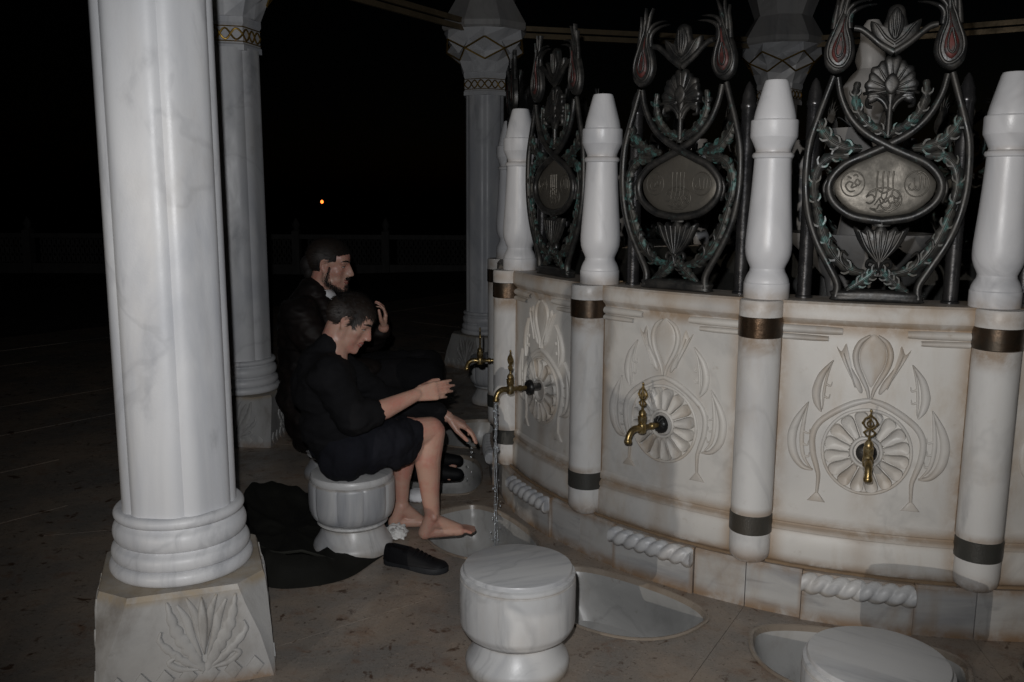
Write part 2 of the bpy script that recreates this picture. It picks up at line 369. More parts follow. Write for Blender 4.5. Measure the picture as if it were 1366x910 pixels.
# foot basins
bs = MB(); rows = []
for s_, z in ((1.028, 0.001), (1.030, 0.006), (1.012, 0.009), (0.985, 0.006), (0.965, -0.012)):
    rows.append([(x, y, z) for x, y in basin_outline(s_)])
rim_me = MB(); rim_me.grid(rows, True); rim_mesh = rim_me.mesh('rim', 'rim_marble')
rows = []
for s_, z in ((0.999, -0.003), (0.965, -0.012), (0.94, -0.06), (0.88, -0.14), (0.76, -0.195), (0.55, -0.215), (0.2, -0.225), (0.02, -0.228)):
    rows.append([(x, y, z) for x, y in basin_outline(s_)])
bs.grid(rows, True, False); bs.f.append(tuple(len(bs.v) - 44 + i for i in range(44)))
bowl_mesh = bs.mesh('bowl', 'basin_marble')
basin_lab = {1: 'sunken marble foot basin under the running tap, beside the bare foot', 2: 'sunken grey marble foot basin beside the plain stool and stained floor',
             3: 'sunken foot basin half hidden by the plain stool in front of the carved tulip panel', 0: 'sunken foot basin behind the seated boy\'s shin, in front of the bearded man'}
for k in BAYS:
    t_ = empty('foot_basin', (FX, FY, 0), bay_ang(k)); link('bowl', bowl_mesh, t_); link('rim', rim_mesh, t_)
    tag(t_, basin_lab.get(k, 'sunken foot basin round the side of the fountain'), 'basin', 'foot basins around the fountain')

# ------------------------------------------------------------------ the fountain body
ft = empty('ablution_fountain', (FX, FY, 0)); tag(ft, 'round white marble ablution fountain with carved panels, pilasters and turned balusters', 'fountain')
def cyl(u, z, d): a = u / RF; return ((RF + d) * math.cos(a), (RF + d) * math.sin(a), z)
HA = 0.5 * R(STEP) * RF - 0.052                         # half arc of a panel between pilasters
def arc_block(prof, u0, u1, n_=14, rin=1.70):
    """closed block following the wall; prof = [(depth, z)] from bottom to top"""
    mb = MB(); loop = [(RF + d, z) for d, z in prof] + [(rin, prof[-1][1]), (rin, prof[0][1])]
    rows = [[(r_ * math.cos(u / RF), r_ * math.sin(u / RF), z) for r_, z in loop] for u in np.linspace(u0, u1, n_)]
    mb.grid(rows, True, True)
    return mb
prof = [(0.012, 0.182), (0.018, 0.195), (0.018, 0.285), (0.012, 0.297), (0.012, 0.303), (0.016, 0.306), (0.016, 0.318), (0.006, 0.326), (0.006, 0.332), (0.012, 0.336), (0.012, 0.352), (0.004, 0.362), (0, 0.368),
        (0, 1.048), (0.004, 1.052), (0.016, 1.064), (0.020, 1.07), (0.020, 1.120), (0.012, 1.128)]
panel_me = arc_block(prof, -HA - 0.03, HA + 0.03, 18).mesh('bay_panel', 'panel_marble', True, 0.5)
# carved motif (coordinates of the carving, metres from the rosette centre)
K = 0.00086; RZ = 0.618
def cm(u, v_, d): return cyl(u * K * 0.96, RZ - v_ * K, d * 1.25)
def carve_motif():
    mo = MB()
    # ogee frame round the rosette with feet
    for s_ in (1, -1):
        stroke(mo, [(s_ * x, y) for x, y in ((0, -212), (60, -194), (130, -155), (190, -105), (214, -50), (210, 20), (192, 80), (182, 120), (184, 190))], [10, 13, 13, 13, 13, 13, 11, 9, 6], 0.008, cm)
        fill(mo, [(s_ * 184, 182), (s_ * 148, 228), (s_ * 222, 228)], 0.007, cm, smooth=False)
        # crescent leaves
        stroke(mo, [(s_ * x, y) for x, y in ((238, -185), (278, -110), (298, -40), (288, 35), (250, 85), (205, 95))], [2, 15, 19, 18, 12, 3], 0.009, cm)
        stroke(mo, [(s_ * x, y) for x, y in ((238, -185), (252, -110), (258, -30), (246, 45), (212, 92))], [1, 8, 10, 8, 2], 0.005, cm)
        for q in ((252, -60), (256, -10), (250, 38)):
            stroke(mo, [(s_ * q[0], q[1]), (s_ * (q[0] - 22), q[1] + 6), (s_ * (q[0] - 26), q[1] - 14)], [5, 4, 1], 0.004, cm)
        stroke(mo, [(s_ * x, y) for x, y in ((150, -362), (192, -300), (210, -235), (204, -185), (186, -150))], [2, 14, 18, 15, 3], 0.009, cm)
        stroke(mo, [(s_ * x, y) for x, y in ((150, -362), (170, -300), (180, -230), (182, -160))], [1, 5, 6, 2], 0.005, cm)
        for q in ((176, -265), (181, -215)):
            stroke(mo, [(s_ * q[0], q[1]), (s_ * (q[0] - 20), q[1] + 8), (s_ * (q[0] - 26), q[1] - 10)], [5, 4, 1], 0.004, cm)
        # central tulip outline and side petals
        stroke(mo, [(s_ * x, y) for x, y in ((14, -470), (50, -440), (66, -395), (58, -345), (34, -295), (14, -255), (6, -222))], [4, 11, 13, 12, 10, 8, 5], 0.009, cm)
        fill(mo, [(s_ * x, y) for x, y in ((142, -420), (118, -370), (92, -320), (66, -275), (40, -238), (30, -246), (44, -285), (70, -325), (92, -365), (104, -432), (122, -400))], 0.010, cm, ctr=(s_ * 66, -285))
        stroke(mo, [(s_ * x, y) for x, y in ((60, -262), (78, -310), (100, -362), (112, -395))], [4, 5, 4, 2], 0.014, cm)
        # top mouldings that stop at the tulip
        for zz, u0, hh in ((1.030, 0.105, 0.0145), (1.002, 0.15, 0.0105)):
            stroke(mo, [(s_ * u0 / K, (RZ - zz) / K), (s_ * (u0 + 0.06) / K, (RZ - zz) / K), (s_ * (HA - 0.012) / K, (RZ - zz) / K)], [hh / K * 0.8, hh / K, hh / K], 0.013, cm)
    fill(mo, [(0, -475), (40, -435), (52, -390), (44, -345), (22, -300), (0, -262), (-22, -300), (-44, -345), (-52, -390), (-40, -435)], 0.004, cm)
    return mo
motif_me = carve_motif().mesh('carved_tulip', 'carving_marble', True, 0.9)
# rosette: ring and sixteen petals
ring = MB()
stroke(ring, [(172 * math.cos(a), 172 * math.sin(a)) for a in np.linspace(0, 2 * math.pi, 24, endpoint=False)], 7, 0.006, cm, closed=True, n_=3)
stroke(ring, [(58 * math.cos(a), 58 * math.sin(a)) for a in np.linspace(0, 2 * math.pi, 16, endpoint=False)], 9, 0.011, cm, closed=True, n_=3)
ring_me = ring.mesh('rosette_ring', 'carving_marble', True, 0.9)
petal_mes = []
for i in range(16):
    a = 2 * math.pi * (i + 0.5) / 16; pm = MB()
    loc = [(66, -9), (100, -17), (135, -25), (156, -24), (166, -10), (166, 10), (156, 24), (135, 25), (100, 17), (66, 9)]
    P = [(x * math.cos(a) - y * math.sin(a), x * math.sin(a) + y * math.cos(a)) for x, y in loc]
    fill(pm, P, 0.013, cm, ctr=(128 * math.cos(a), 128 * math.sin(a)), n_=3, prof=((1, 0), (0.98, 0.6), (0.9, 1.0), (0.72, 0.85), (0.4, 0.6), (0.05, 0.5)))
    petal_mes.append(pm.mesh('petal', 'carving_marble', True, 0.9))
# base slabs under the panels
def base_slab(u0, u1, d, name='base_slab'):
    return arc_block([(d, -0.01), (d, 0.17), (d - 0.006, 0.179)], u0 + 0.0015, u1 - 0.0015, 6, 1.72).mesh(name, 'slab_marble', True, 0.5)
hb = 0.5 * R(STEP) * RF
sl_l, sl_r = base_slab(-hb, -0.178, 0.050), base_slab(0.178, hb, 0.050)
blk = base_slab(-0.178, 0.178, 0.060, 'rope_block')
rope = MB(); rows = []
for i, u in enumerate(np.linspace(-0.176, 0.176, 72)):
    row = []
    for k in range(26):
        a = 2 * math.pi * k / 26
        tw = a - u * 62
        r_ = 0.025 + 0.014 * abs(math.sin(tw * 1.0)) ** 0.7
        p = cyl(u, 0.142 + r_ * math.sin(a), 0.064 + r_ * math.cos(a) * 0.9); row.append(p)
    rows.append(row)
rope.grid(rows, True, True); rope_me = rope.mesh('rope_moulding', 'stool_marble', True, 1.2)
# pilaster with its two metal bands, baluster
pl = MB(); pl.lathe([(0.035, 0.176), (0.055, 0.180), (0.069, 0.195), (0.073, 0.215), (0.073, 1.066), (0.075, 1.070), (0.075, 1.120), (0.071, 1.127)], 36, (RP, 0, 0))
pil_me = pl.mesh('pilaster', 'pilaster_marble', True, 0.6)
bd = MB(); bd.lathe([(0.0735, 0.997), (0.0765, 1.0), (0.0765, 1.068), (0.0735, 1.071)], 36, (RP, 0, 0)); band_me = bd.mesh('bronze_band', 'bronze_band', True, 0.6)
bd = MB(); bd.lathe([(0.0735, 0.287), (0.0758, 0.290), (0.0758, 0.354), (0.0735, 0.357)], 36, (RP, 0, 0)); band2_me = bd.mesh('lower_band', 'dark_band', True, 0.6)
ba = MB()
pr_ = [(0.078, 0), (0.079, 0.004), (0.079, 0.052), (0.076, 0.056), (0.076, 0.060), (0.074, 0.068), (0.068, 0.082), (0.061, 0.094), (0.0595, 0.104), (0.064, 0.116), (0.0715, 0.132), (0.0775, 0.152), (0.0795, 0.172), (0.0795, 0.195), (0.077, 0.235), (0.072, 0.30), (0.067, 0.38), (0.0635, 0.45), (0.0625, 0.480),
       (0.068, 0.484), (0.0705, 0.491), (0.068, 0.498), (0.0595, 0.503), (0.0595, 0.510), (0.066, 0.526), (0.075, 0.545), (0.0795, 0.553)]
ba.lathe(pr_, 32, (0, 0, ZL))
ba.lathe([(0.076, 0.548), (0.0795, 0.556), (0.0795, 0.606), (0.0775, 0.610), (0.0705, 0.6115), (0.070, 0.620), (0.066, 0.640), (0.041, 0.734), (0.037, 0.742), (0.030, 0.744)], 24, (0, 0, ZL), R(7.5))
bal_me = ba.mesh('baluster', 'baluster_marble', True, 0.45)
pp = MB(); pp.lathe([(0.030, 0.0), (0.030, 0.006), (0.0245, 0.010), (0.0245, 0.655), (0.028, 0.662), (0.028, 0.672), (0.0245, 0.680), (0.0225, 0.705), (0.012, 0.738), (0.003, 0.752)], 16, (0, 0, ZL)); pipe_me = pp.mesh('rail_post', 'pipe_metal', True, 0.6)
mj = MB(); mj.grid([[cyl(u, 0.181 + 0.007 * math.sin(q), 0.052 - 0.03 + 0.010 * math.cos(q) + 0.004 * noise.noise(Vector((u * 40, q, 0)))) for q in np.linspace(-1.57, 1.57, 6)] for u in np.linspace(-hb + 0.06, hb - 0.06, 60)]); mort_h = mj.mesh('mortar_joint', 'mortar', True, None)
mort_v = []
for s_ in (1, -1):
    mj = MB(); mj.grid([[cyl(s_ * (HA - 0.017 + 0.0035 * math.cos(q) + 0.0015 * noise.noise(Vector((z * 30, q, s_)))), z, 0.002 + 0.005 * math.sin(q)) for q in np.linspace(0, 3.14, 6)] for z in np.linspace(0.19, 1.05, 60)]); mort_v.append(mj.mesh('mortar_joint', 'mortar', True, None))
for k in range(-2, 14):
    a = bay_ang(k)
    p_ = link('bay_panel', panel_me, ft); p_.rotation_euler = (0, 0, a)
    for me in (sl_l, sl_r):
        o = link('base_slab', me, ft); o.rotation_euler = (0, 0, a)
    if k in BAYS:
        o = link('rope_block', blk, ft); o.rotation_euler = (0, 0, a); link('rope_moulding', rope_me, o)
        link('carved_tulip', motif_me, p_); link('rosette_ring', ring_me, p_)
        for me in petal_mes: link('petal', me, p_)
        for me in (mort_h, *mort_v): link('mortar_joint', me, p_)
    else:
        o = link('rope_block', blk, ft); o.rotation_euler = (0, 0, a)
    a = pil_ang(k)
    o = link('pilaster', pil_me, ft); o.rotation_euler = (0, 0, a)
    q = link('bronze_band', band_me, o); q = link('lower_band', band2_me, o)
    o = link('baluster', bal_me, ft); o.location = (1.852 * math.cos(a), 1.852 * math.sin(a), 0); o.rotation_euler = (0, 0, a)
    a = bay_ang(k)
    for s_ in (1, -1):
        o = link('rail_post', pipe_me, ft)
        o.location = (1.765 * math.cos(a) - s_ * 0.235 * math.sin(a), 1.765 * math.sin(a) + s_ * 0.235 * math.cos(a), 0)
il = MB(); il.grid([[(r_ * math.cos(2 * math.pi * i / 64), r_ * math.sin(2 * math.pi * i / 64), z) for i in range(64)] for r_, z in ((1.69, 0.6), (1.69, 1.10), (1.70, 1.122))], True); il.build('inner_shade_ring', 'dark_band', ft)  # added dark ring: the shade inside the fountain put into its colour
pw = MB(); pw.lathe([(1.71, 0.70), (1.71, 0.72)], 64); pw.build('pool_water', 'pool_water', ft, False)
ct = MB(); ct.lathe([(0.34, 0.60), (0.34, 0.80), (0.20, 0.86), (0.14, 0.95), (0.16, 1.05), (0.26, 1.16), (0.36, 1.25), (0.37, 1.29), (0.34, 1.29), (0.22, 1.22), (0.12, 1.24), (0.09, 1.40), (0.11, 1.52), (0.09, 1.62), (0.14, 1.70), (0.20, 1.78), (0.21, 1.82), (0.18, 1.81), (0.10, 1.78),
                (0.06, 1.84), (0.075, 1.90), (0.12, 1.96), (0.13, 2.03), (0.09, 2.09), (0.06, 2.12), (0.075, 2.16), (0.07, 2.20), (0.055, 2.26), (0.06, 2.31), (0.03, 2.36)], 40)
ct.build('centre_jet', 'dim_marble', ft, True, 0.9)

# ------------------------------------------------------------------ metal grilles standing on the ledge
GX, GS = 1.832, 1 / 393.0
def gm(x, y, d): return (GX + d, x * GS * 0.88, ZL + (402 - (y if y > 34 else 34 - (34 - y) * 0.72)) * GS * 0.985)    # drawing: x from the middle, y downwards
def grille(parent):
    def part(name, mat): 
        return MB(), name, mat
    fr = MB()
    for s_ in (1, -1):
        stroke(fr, [(s_ * x, y) for x, y in ((58, 396), (57, 378), (72, 352), (90, 322), (103, 290), (110, 255), (111, 220), (108, 188), (99, 158), (90, 132), (80, 104))], [6.5, 6, 6, 6, 6, 6, 6, 6, 5.5, 5, 5], [.017, .015, .013, .013, .013, .013, .013, .013, .012, .011, .011], gm, full=True)
    fr2 = [( -64, 396), (64, 396), (60, 401.6), (-60, 401.6)]
    fill(fr, [(-62, 388), (0, 385), (62, 388), (64, 396), (62, 401.4), (0, 401.6), (-62, 401.4), (-64, 396)], 0.020, gm, -0.0, -0.024, n_=3)
    fr.build('frame', 'dark_bronze', parent, True, 1.0)
    st = MB()
    for s_ in (1, -1):   # crossing stems that go on as the ring round the plate
        stroke(st, [(s_ * x, y) for x, y in ((-74, 106), (-68, 130), (-54, 156), (-32, 177), (0, 194), (28, 206), (56, 218), (74, 236), (77, 254), (66, 272), (40, 287), (0, 293))], [5, 5, 5.5, 5.5, 6, 6, 6, 6, 6, 6, 6, 6], .012, gm, 0.006 if s_ > 0 else 0.002, full=True)
        stroke(st, [(s_ * x, y) for x, y in ((0, 200), (36, 212), (66, 226), (84, 246), (80, 268))], [2, 3, 4, 3, 2], .008, gm, 0.0, full=True)
    st.build('crossing_stem', 'dark_bronze', parent, True, 1.0)
    pt = MB()
    plate = [(0, 200), (22, 209), (48, 221), (66, 236), (70, 248), (62, 266), (38, 282), (0, 288), (-38, 282), (-62, 266), (-70, 248), (-66, 236), (-48, 221), (-22, 209)]
    fill(pt, plate, 0.006, gm, -0.002, -0.010, n_=3, ctr=(0, 248))
    po = pt.build('medallion', 'brass_plate', parent, True, 1.0)
    # raised writing: a tughra between two roundels
    ins = MB(); hb_ = 0.0035
    for x in (-10, -2, 5, 12): stroke(ins, [(x, 227), (x - 0.6, 238), (x, 251), (x - 1.5, 262)], [1.3, 1.2, 1.2, 1.0], .0035, gm, hb_, seg=6)
    stroke(ins, [(25 * math.cos(a), 265 + 16 * math.sin(a)) for a in np.linspace(-2.9, 2.4, 12)], 1.1, .003, gm, hb_, seg=6)
    for P in ([(-24, 262), (-17, 258), (-12, 264), (-18, 270), (-24, 268)], [(-12, 272), (-4, 262), (3, 268), (10, 259), (18, 263), (23, 258)],
              [(-18, 276), (-9, 277), (-5, 271), (1, 276), (8, 275), (12, 268), (19, 272), (22, 267)], [(-10, 281), (0, 279), (9, 281), (15, 276)], [(-20, 255), (-10, 252), (0, 256), (10, 251), (20, 254)], [(-6, 262), (-2, 270), (4, 262), (9, 270)], [(14, 262), (17, 268), (22, 262)]):
        stroke(ins, P, [0.9, 1.4, 1.0], .003, gm, hb_, seg=6, n_=4)
    for cx_, kind in ((-44, 0), (44, 1)):
        stroke(ins, [(cx_ + 16.5 * math.cos(a), 244 + 16.5 * math.sin(a)) for a in np.linspace(0, 2 * math.pi, 16, endpoint=False)], 1.0, .003, gm, hb_ - .001, closed=True, n_=3, seg=6)
        if kind == 1: SS = [[(54, 236), (54, 250)], [(48, 234), (48, 250), (43, 252), (41, 246), (40, 236)], [(44, 247), (38, 252), (33, 248), (36, 243)], [(43, 232), (46, 229), (49, 232)]]
        else: SS = [[(-33, 240), (-36, 246), (-41, 243), (-38, 238), (-34, 242)], [(-38, 247), (-46, 249), (-44, 243), (-50, 241)], [(-50, 241), (-54, 247), (-48, 254), (-40, 253)], [(-44, 234), (-40, 232), (-37, 235)], [(-52, 234), (-46, 237)]]
        for P in SS: stroke(ins, P, [1.1, 1.3, 0.9], .003, gm, hb_ - .001, seg=6, n_=4)
    link('inscription', ins.mesh('inscription', 'brass_plate', True, 1.0), po)
    # tulips at the top
    for s_ in (1, -1):
        out = [(78, 101), (63, 94), (54, 78), (56, 58), (62, 42), (66, 26), (70, 16), (76, 22), (84, 38), (92, 54), (97, 70), (95, 88), (88, 97)]
        tl = MB(); P = [(s_ * (x - 1), y) for x, y in out]
        fill(tl, P, 0.013, gm, 0.0, -0.013, n_=4, ctr=(s_ * 74, 68))
        for P, ww in (([(62, 44), (63, 28), (56, 17), (42, 10), (27, 8)], [5, 5, 4, 2.6, 1]), ([(66, 34), (66, 18), (58, 6), (46, 1), (34, 0)], [5, 4.5, 3.6, 2.4, 1]), ([(70, 30), (69, 10), (65, -8), (58, -28)], [5.5, 5, 3.6, 1]), ([(76, 32), (76, 12), (73, -6), (72, -30)], [6, 5, 3.4, 1]), ([(84, 44), (82, 22), (80, 2), (81, -14)], [5, 4.5, 3, 1])):
            stroke(tl, [(s_ * x, y) for x, y in P], ww, 0.010, gm, 0.0, full=True)
        to = tl.build('tulip', 'dark_bronze', parent, True, 1.0)
        co = MB(); fill(co, [(s_ * x, y) for x, y in ((76, 88), (66, 80), (65, 66), (70, 46), (69, 26), (74, 44), (84, 64), (85, 78))], 0.010, gm, 0.008, n_=4, ctr=(s_ * 75, 72))
        link('tulip_heart', co.mesh('tulip_heart', 'red_bronze', True, 1.0), to)
        rg = MB(); stroke(rg, [(s_ * x, y) for x, y in ((64, 20), (67, 40), (61, 60), (60, 78), (68, 91), (80, 91), (90, 80), (90, 64), (82, 44), (74, 22), (70, 4))], [1.5, 2.2, 2.4, 2.4, 2.4, 2.4, 2.4, 2.4, 2.2, 2, 1], .0045, gm, 0.012)
        stroke(rg, [(s_ * x, y) for x, y in ((73, 50), (70, 64), (71, 76), (77, 80), (80, 72), (77, 60), (74, 50))], 1.6, .004, gm, 0.019)
        link('tulip_vein', rg.mesh('tulip_vein', 'dark_bronze', True, 1.0), to)
    # lily in the middle of the top
    ly = MB()
    fill(ly, [(0, 78), (-16, 68), (-30, 54), (-34, 36), (-20, 44), (-14, 34), (-10, 16), (0, 10), (10, 16), (14, 34), (20, 44), (34, 36), (30, 54), (16, 68)], 0.012, gm, 0, -0.012, n_=4, ctr=(0, 52))
    for s_ in (1, -1):
        stroke(ly, [(s_ * x, y) for x, y in ((0, 76), (18, 66), (34, 54), (46, 46), (56, 44))], [6, 5, 4.5, 4.5, 4], .010, gm, 0.004, full=True)
        stroke(ly, [(s_ * x, y) for x, y in ((0, 66), (12, 58), (22, 46), (28, 40))], [2.5, 2.5, 2, 1], .004, gm, 0.012)
    lo = ly.build('lily', 'dark_bronze', parent, True, 1.0)
    lh = MB(); fill(lh, [(0, 62), (-9, 52), (-11, 38), (-5, 22), (0, 16), (5, 22), (11, 38), (9, 52)], 0.006, gm, 0.012, n_=4)
    for x in (-5, 0, 5): stroke(lh, [(x * 0.4, 58), (x, 42), (x * 0.8, 24)], [1.8, 2, 0.8], .004, gm, 0.017)
    link('lily_heart', lh.mesh('lily_heart', 'dark_bronze', True, 1.0), lo)
    # carnation
    ca = MB()
    for i in range(7):
        a = R(-90 + (i - 3) * 33); c0 = np.array([0, 124.0])
        d_ = np.array([math.cos(a), math.sin(a)]); nn = np.array([-d_[1], d_[0]]); LL = 45 - 4 * abs(i - 3) ** 0.8
        P = [c0 + d_ * 6 - nn * 3, c0 + d_ * LL * .5 - nn * 9, c0 + d_ * LL * .85 - nn * 12, c0 + d_ * LL * .98 - nn * 7, c0 + d_ * LL * .92, c0 + d_ * LL * .98 + nn * 7, c0 + d_ * LL * .85 + nn * 12, c0 + d_ * LL * .5 + nn * 9, c0 + d_ * 6 + nn * 3]
        fill(ca, P, 0.010 + 0.002 * (i % 2), gm, 0.0, -0.010, n_=3)
        stroke(ca, [c0 + d_ * LL * .2, c0 + d_ * LL * .5, c0 + d_ * LL * .85], [1.5, 2, 1], .004, gm, 0.010)
    for s_ in (1, -1):
        stroke(ca, [(s_ * x, y) for x, y in ((3, 150), (8, 140), (18, 133), (30, 134), (31, 143), (24, 145))], [3.5, 4, 4, 3.5, 3, 2], .011, gm, 0, full=True)
        stroke(ca, [(s_ * x, y) for x, y in ((2, 142), (10, 132), (24, 126), (38, 128))], [3, 3.5, 3, 2], .011, gm, 0.002, full=True)
    stroke(ca, [(0, 126), (0, 150), (0, 184)], [7, 4.5, 5], .011, gm, 0, full=True)
    fill(ca, [(0, 130), (-9, 122), (-10, 112), (0, 102), (10, 112), (9, 122)], 0.008, gm, 0.010, n_=4)
    ca.build('carnation', 'dark_bronze', parent, True, 1.0)
    # serrated patina leaves
    def leaf(P, wmax):
        lf = MB(); N = 9
        ser = lambda t_: wmax * (0.35 + 0.65 * math.sin(math.pi * min(1, t_ * 0.9 + 0.1)) ** 0.7) * (0.78 + 0.30 * abs(math.sin(t_ * N * math.pi))) * (1 if t_ < 0.97 else 0.4)
        stroke(lf, P, ser, .009, gm, 0.0, full=True, n_=8)
        stroke(lf, P, wmax * 0.16, .004, gm, 0.008, n_=6)
        SS = spl(P, 6); k2 = len(SS) // 5
        for q in range(1, 5):
            p0 = SS[q * k2]; t2 = SS[min(q * k2 + 1, len(SS) - 1)] - SS[q * k2 - 1]; t2 = t2 / (np.linalg.norm(t2) + 1e-9); nn = np.array([-t2[1], t2[0]])
            for sd in (1, -1):
                b0 = p0 + nn * sd * wmax * 0.35; b1 = p0 + nn * sd * wmax * 0.95 - t2 * wmax * 0.5; b2 = p0 + nn * sd * wmax * 1.05 - t2 * wmax * 1.15
                stroke(lf, [b0, b1, b2], [wmax * 0.30, wmax * 0.30, wmax * 0.12], .008, gm, 0.002, full=True, n_=4, seg=6)
        lo_ = lf.build('leaf', 'patina_bronze', parent, True, 1.0)
        return lo_
    for s_ in (1, -1):
        leaf([(s_ * x, y) for x, y in ((46, 112), (48, 130), (42, 150), (28, 166), (8, 176), (0, 184))], 7)
        leaf([(s_ * x, y) for x, y in ((98, 160), (90, 174), (76, 188), (56, 196), (34, 198))], 9)
        leaf([(s_ * x, y) for x, y in ((52, 208), (76, 208), (92, 220), (99, 242), (95, 268), (86, 284))], 8)
        leaf([(s_ * x, y) for x, y in ((94, 276), (86, 300), (76, 322), (60, 344), (40, 358), (16, 364))], 9)
        leaf([(s_ * x, y) for x, y in ((2, 358), (14, 368), (28, 378), (44, 388))], 8)
        def sbuild(): sc2.build('scroll', 'dark_bronze', parent, True, 1.0)
        sc2 = MB(); stroke(sc2, [(s_ * x, y) for x, y in ((0, 362), (4, 350), (14, 346), (17, 353), (11, 356))], [3, 3, 3, 2.5, 2], .010, gm, 0.003, full=True)
        sbuild(); sc2 = MB(); stroke(sc2, [(s_ * x, y) for x, y in ((42, 360), (54, 346), (52, 334), (44, 340))], [2.5, 3, 2.5, 1.5], .008, gm, 0.003, full=True)
        sbuild(); sc2 = MB(); stroke(sc2, [(s_ * x, y) for x, y in ((62, 342), (72, 328), (70, 316), (62, 322))], [2.5, 3, 2.5, 1.5], .008, gm, 0.003, full=True)
        sc2.build('scroll', 'dark_bronze', parent, True, 1.0)
    # fluted cup
    cu = MB()
    fill(cu, [(0, 350), (-16, 338), (-30, 322), (-39, 301), (-26, 306), (-20, 300), (-10, 305), (0, 296), (10, 305), (20, 300), (26, 306), (39, 301), (30, 322), (16, 338)], 0.013, gm, 0, -0.012, n_=4, ctr=(0, 325))
    for x in (-32, -21, -10, 0, 10, 21, 32): stroke(cu, [(x * 0.1, 347), (x * 0.6, 328), (x * 0.95, 306)], [1.5, 2.4, 2.2], .005, gm, 0.011)
    stroke(cu, [(0, 345), (0, 365)], [5, 4], .011, gm, 0, full=True)
    stroke(cu, [(0, 292), (0, 300)], [14, 12], .010, gm, 0, full=True)
    cu.build('fluted_cup', 'dark_bronze', parent, True, 1.0)
g0 = empty('bronze_grille', (FX, FY, 0), bay_ang(3)); grille(g0)
glab = {3: 'dark bronze tulip grille with bright medallion, on the ledge above the frontal tap', 2: 'dark bronze tulip grille above the tap with shadowed panel, second from the seated boy',
        1: 'narrow oblique bronze tulip grille above the running tap', 0: 'bronze grille edge against the marble column behind the running tap', 4: 'bronze tulip grille beyond the outermost white baluster'}
for k in range(-2, 14):
    o = g0 if k == 3 else copy_tree(g0)
    o.rotation_euler = (0, 0, bay_ang(k))
    tag(o, glab.get(k, 'bronze tulip grille on the far side of the fountain'), 'grille', 'bronze grilles on the fountain ledge')

# ------------------------------------------------------------------ brass taps
def make_tap():
    t_ = empty('brass_tap')          # origin on the rosette centre, x outwards
    e = MB(); e.lathe([(0.034, 0.0), (0.034, 0.010), (0.028, 0.018), (0.016, 0.024)], 24)
    for i in range(12):
        a = i * math.pi / 6; e.tube([(0.014 * math.cos(a), 0.014 * math.sin(a), 0.024), (0.032 * math.cos(a), 0.032 * math.sin(a), 0.013)], [0.002, 0.003], 5)
    e.xf(Matrix.Rotation(R(90), 4, 'Y')); e.build('wall_plate', 'dark_bronze', t_)
    b_ = MB(); b_.lathe([(0.010, 0.015), (0.010, 0.045), (0.014, 0.048), (0.014, 0.058), (0.010, 0.062), (0.011, 0.085), (0.015, 0.09), (0.015, 0.115), (0.008, 0.12)], 16); b_.xf(Matrix.Rotation(R(90), 4, 'Y'))
    b_.lathe([(0.010, -0.022), (0.016, -0.018), (0.018, 0.0), (0.016, 0.014), (0.013, 0.018), (0.016, 0.022), (0.017, 0.045), (0.012, 0.049), (0.015, 0.053), (0.013, 0.062), (0.007, 0.070)], 18, (0.102, 0, 0))
    b_.build('valve_body', 'tap_brass', t_)
    s_ = MB(); s_.tube(spl([(0.108, 0, -0.002), (0.135, 0, 0.002), (0.158, 0, -0.008), (0.170, 0, -0.030), (0.171, 0, -0.046)], 5), [0.013] * 4 + [0.0125] * 4 + [0.012] * 4 + [0.0115] * 4 + [0.012] * 5, 14)
    s_.lathe([(0.0125, -0.050), (0.0145, -0.047), (0.0145, -0.038), (0.0125, -0.035)], 14, (0.171, 0, 0)); s_.build('spout', 'tap_brass', t_)
    h_ = MB(); h_.tube([(0.102, 0, 0.066), (0.102, 0, 0.085)], 0.005, 8)
    def hm(u, v_, d): return (0.102 + d, u, 0.082 + v_)
    for s2 in (1, -1):
        stroke(h_, [(0, 0.0), (s2 * 0.012, 0.006), (s2 * 0.015, 0.016), (s2 * 0.006, 0.024), (0, 0.028)], 0.0030, 0.0042, hm, full=True)
        stroke(h_, [(0, 0.026), (s2 * 0.013, 0.032), (s2 * 0.021, 0.046), (s2 * 0.016, 0.060), (s2 * 0.004, 0.070), (0, 0.078)], 0.0032, 0.0045, hm, full=True)
        stroke(h_, [(s2 * 0.003, 0.034), (s2 * 0.010, 0.044), (s2 * 0.003, 0.056), (0, 0.062)], 0.0024, 0.0035, hm, full=True)
        stroke(h_, [(s2 * 0.017, 0.040), (s2 * 0.025, 0.046), (s2 * 0.018, 0.052)], 0.0026, 0.0035, hm, full=True)
        stroke(h_, [(s2 * 0.013, 0.010), (s2 * 0.019, 0.014), (s2 * 0.012, 0.019)], 0.0024, 0.0032, hm, full=True)
    stroke(h_, [(0, 0.0), (0, 0.03), (0, 0.062), (0, 0.086)], 0.0026, 0.0036, hm, full=True)
    h_.ell((0.102, 0, 0.082 + 0.088), (0.0045, 0.0045, 0.006)); h_.build('handle', 'tap_brass', t_)
    return t_
tap0 = make_tap()
tlab = {3: 'brass tap with pierced handle on the fully lit carved rosette, facing out', 2: 'brass tap with pierced handle beside the person-shaped shadow, above a brown stain',
        1: 'brass tap running with water, opposite the seated boy', 0: 'small brass tap in front of the far marble stool', -1: 'brass tap on the turned-away side of the fountain', 4: 'brass tap beyond the outermost pilaster'}
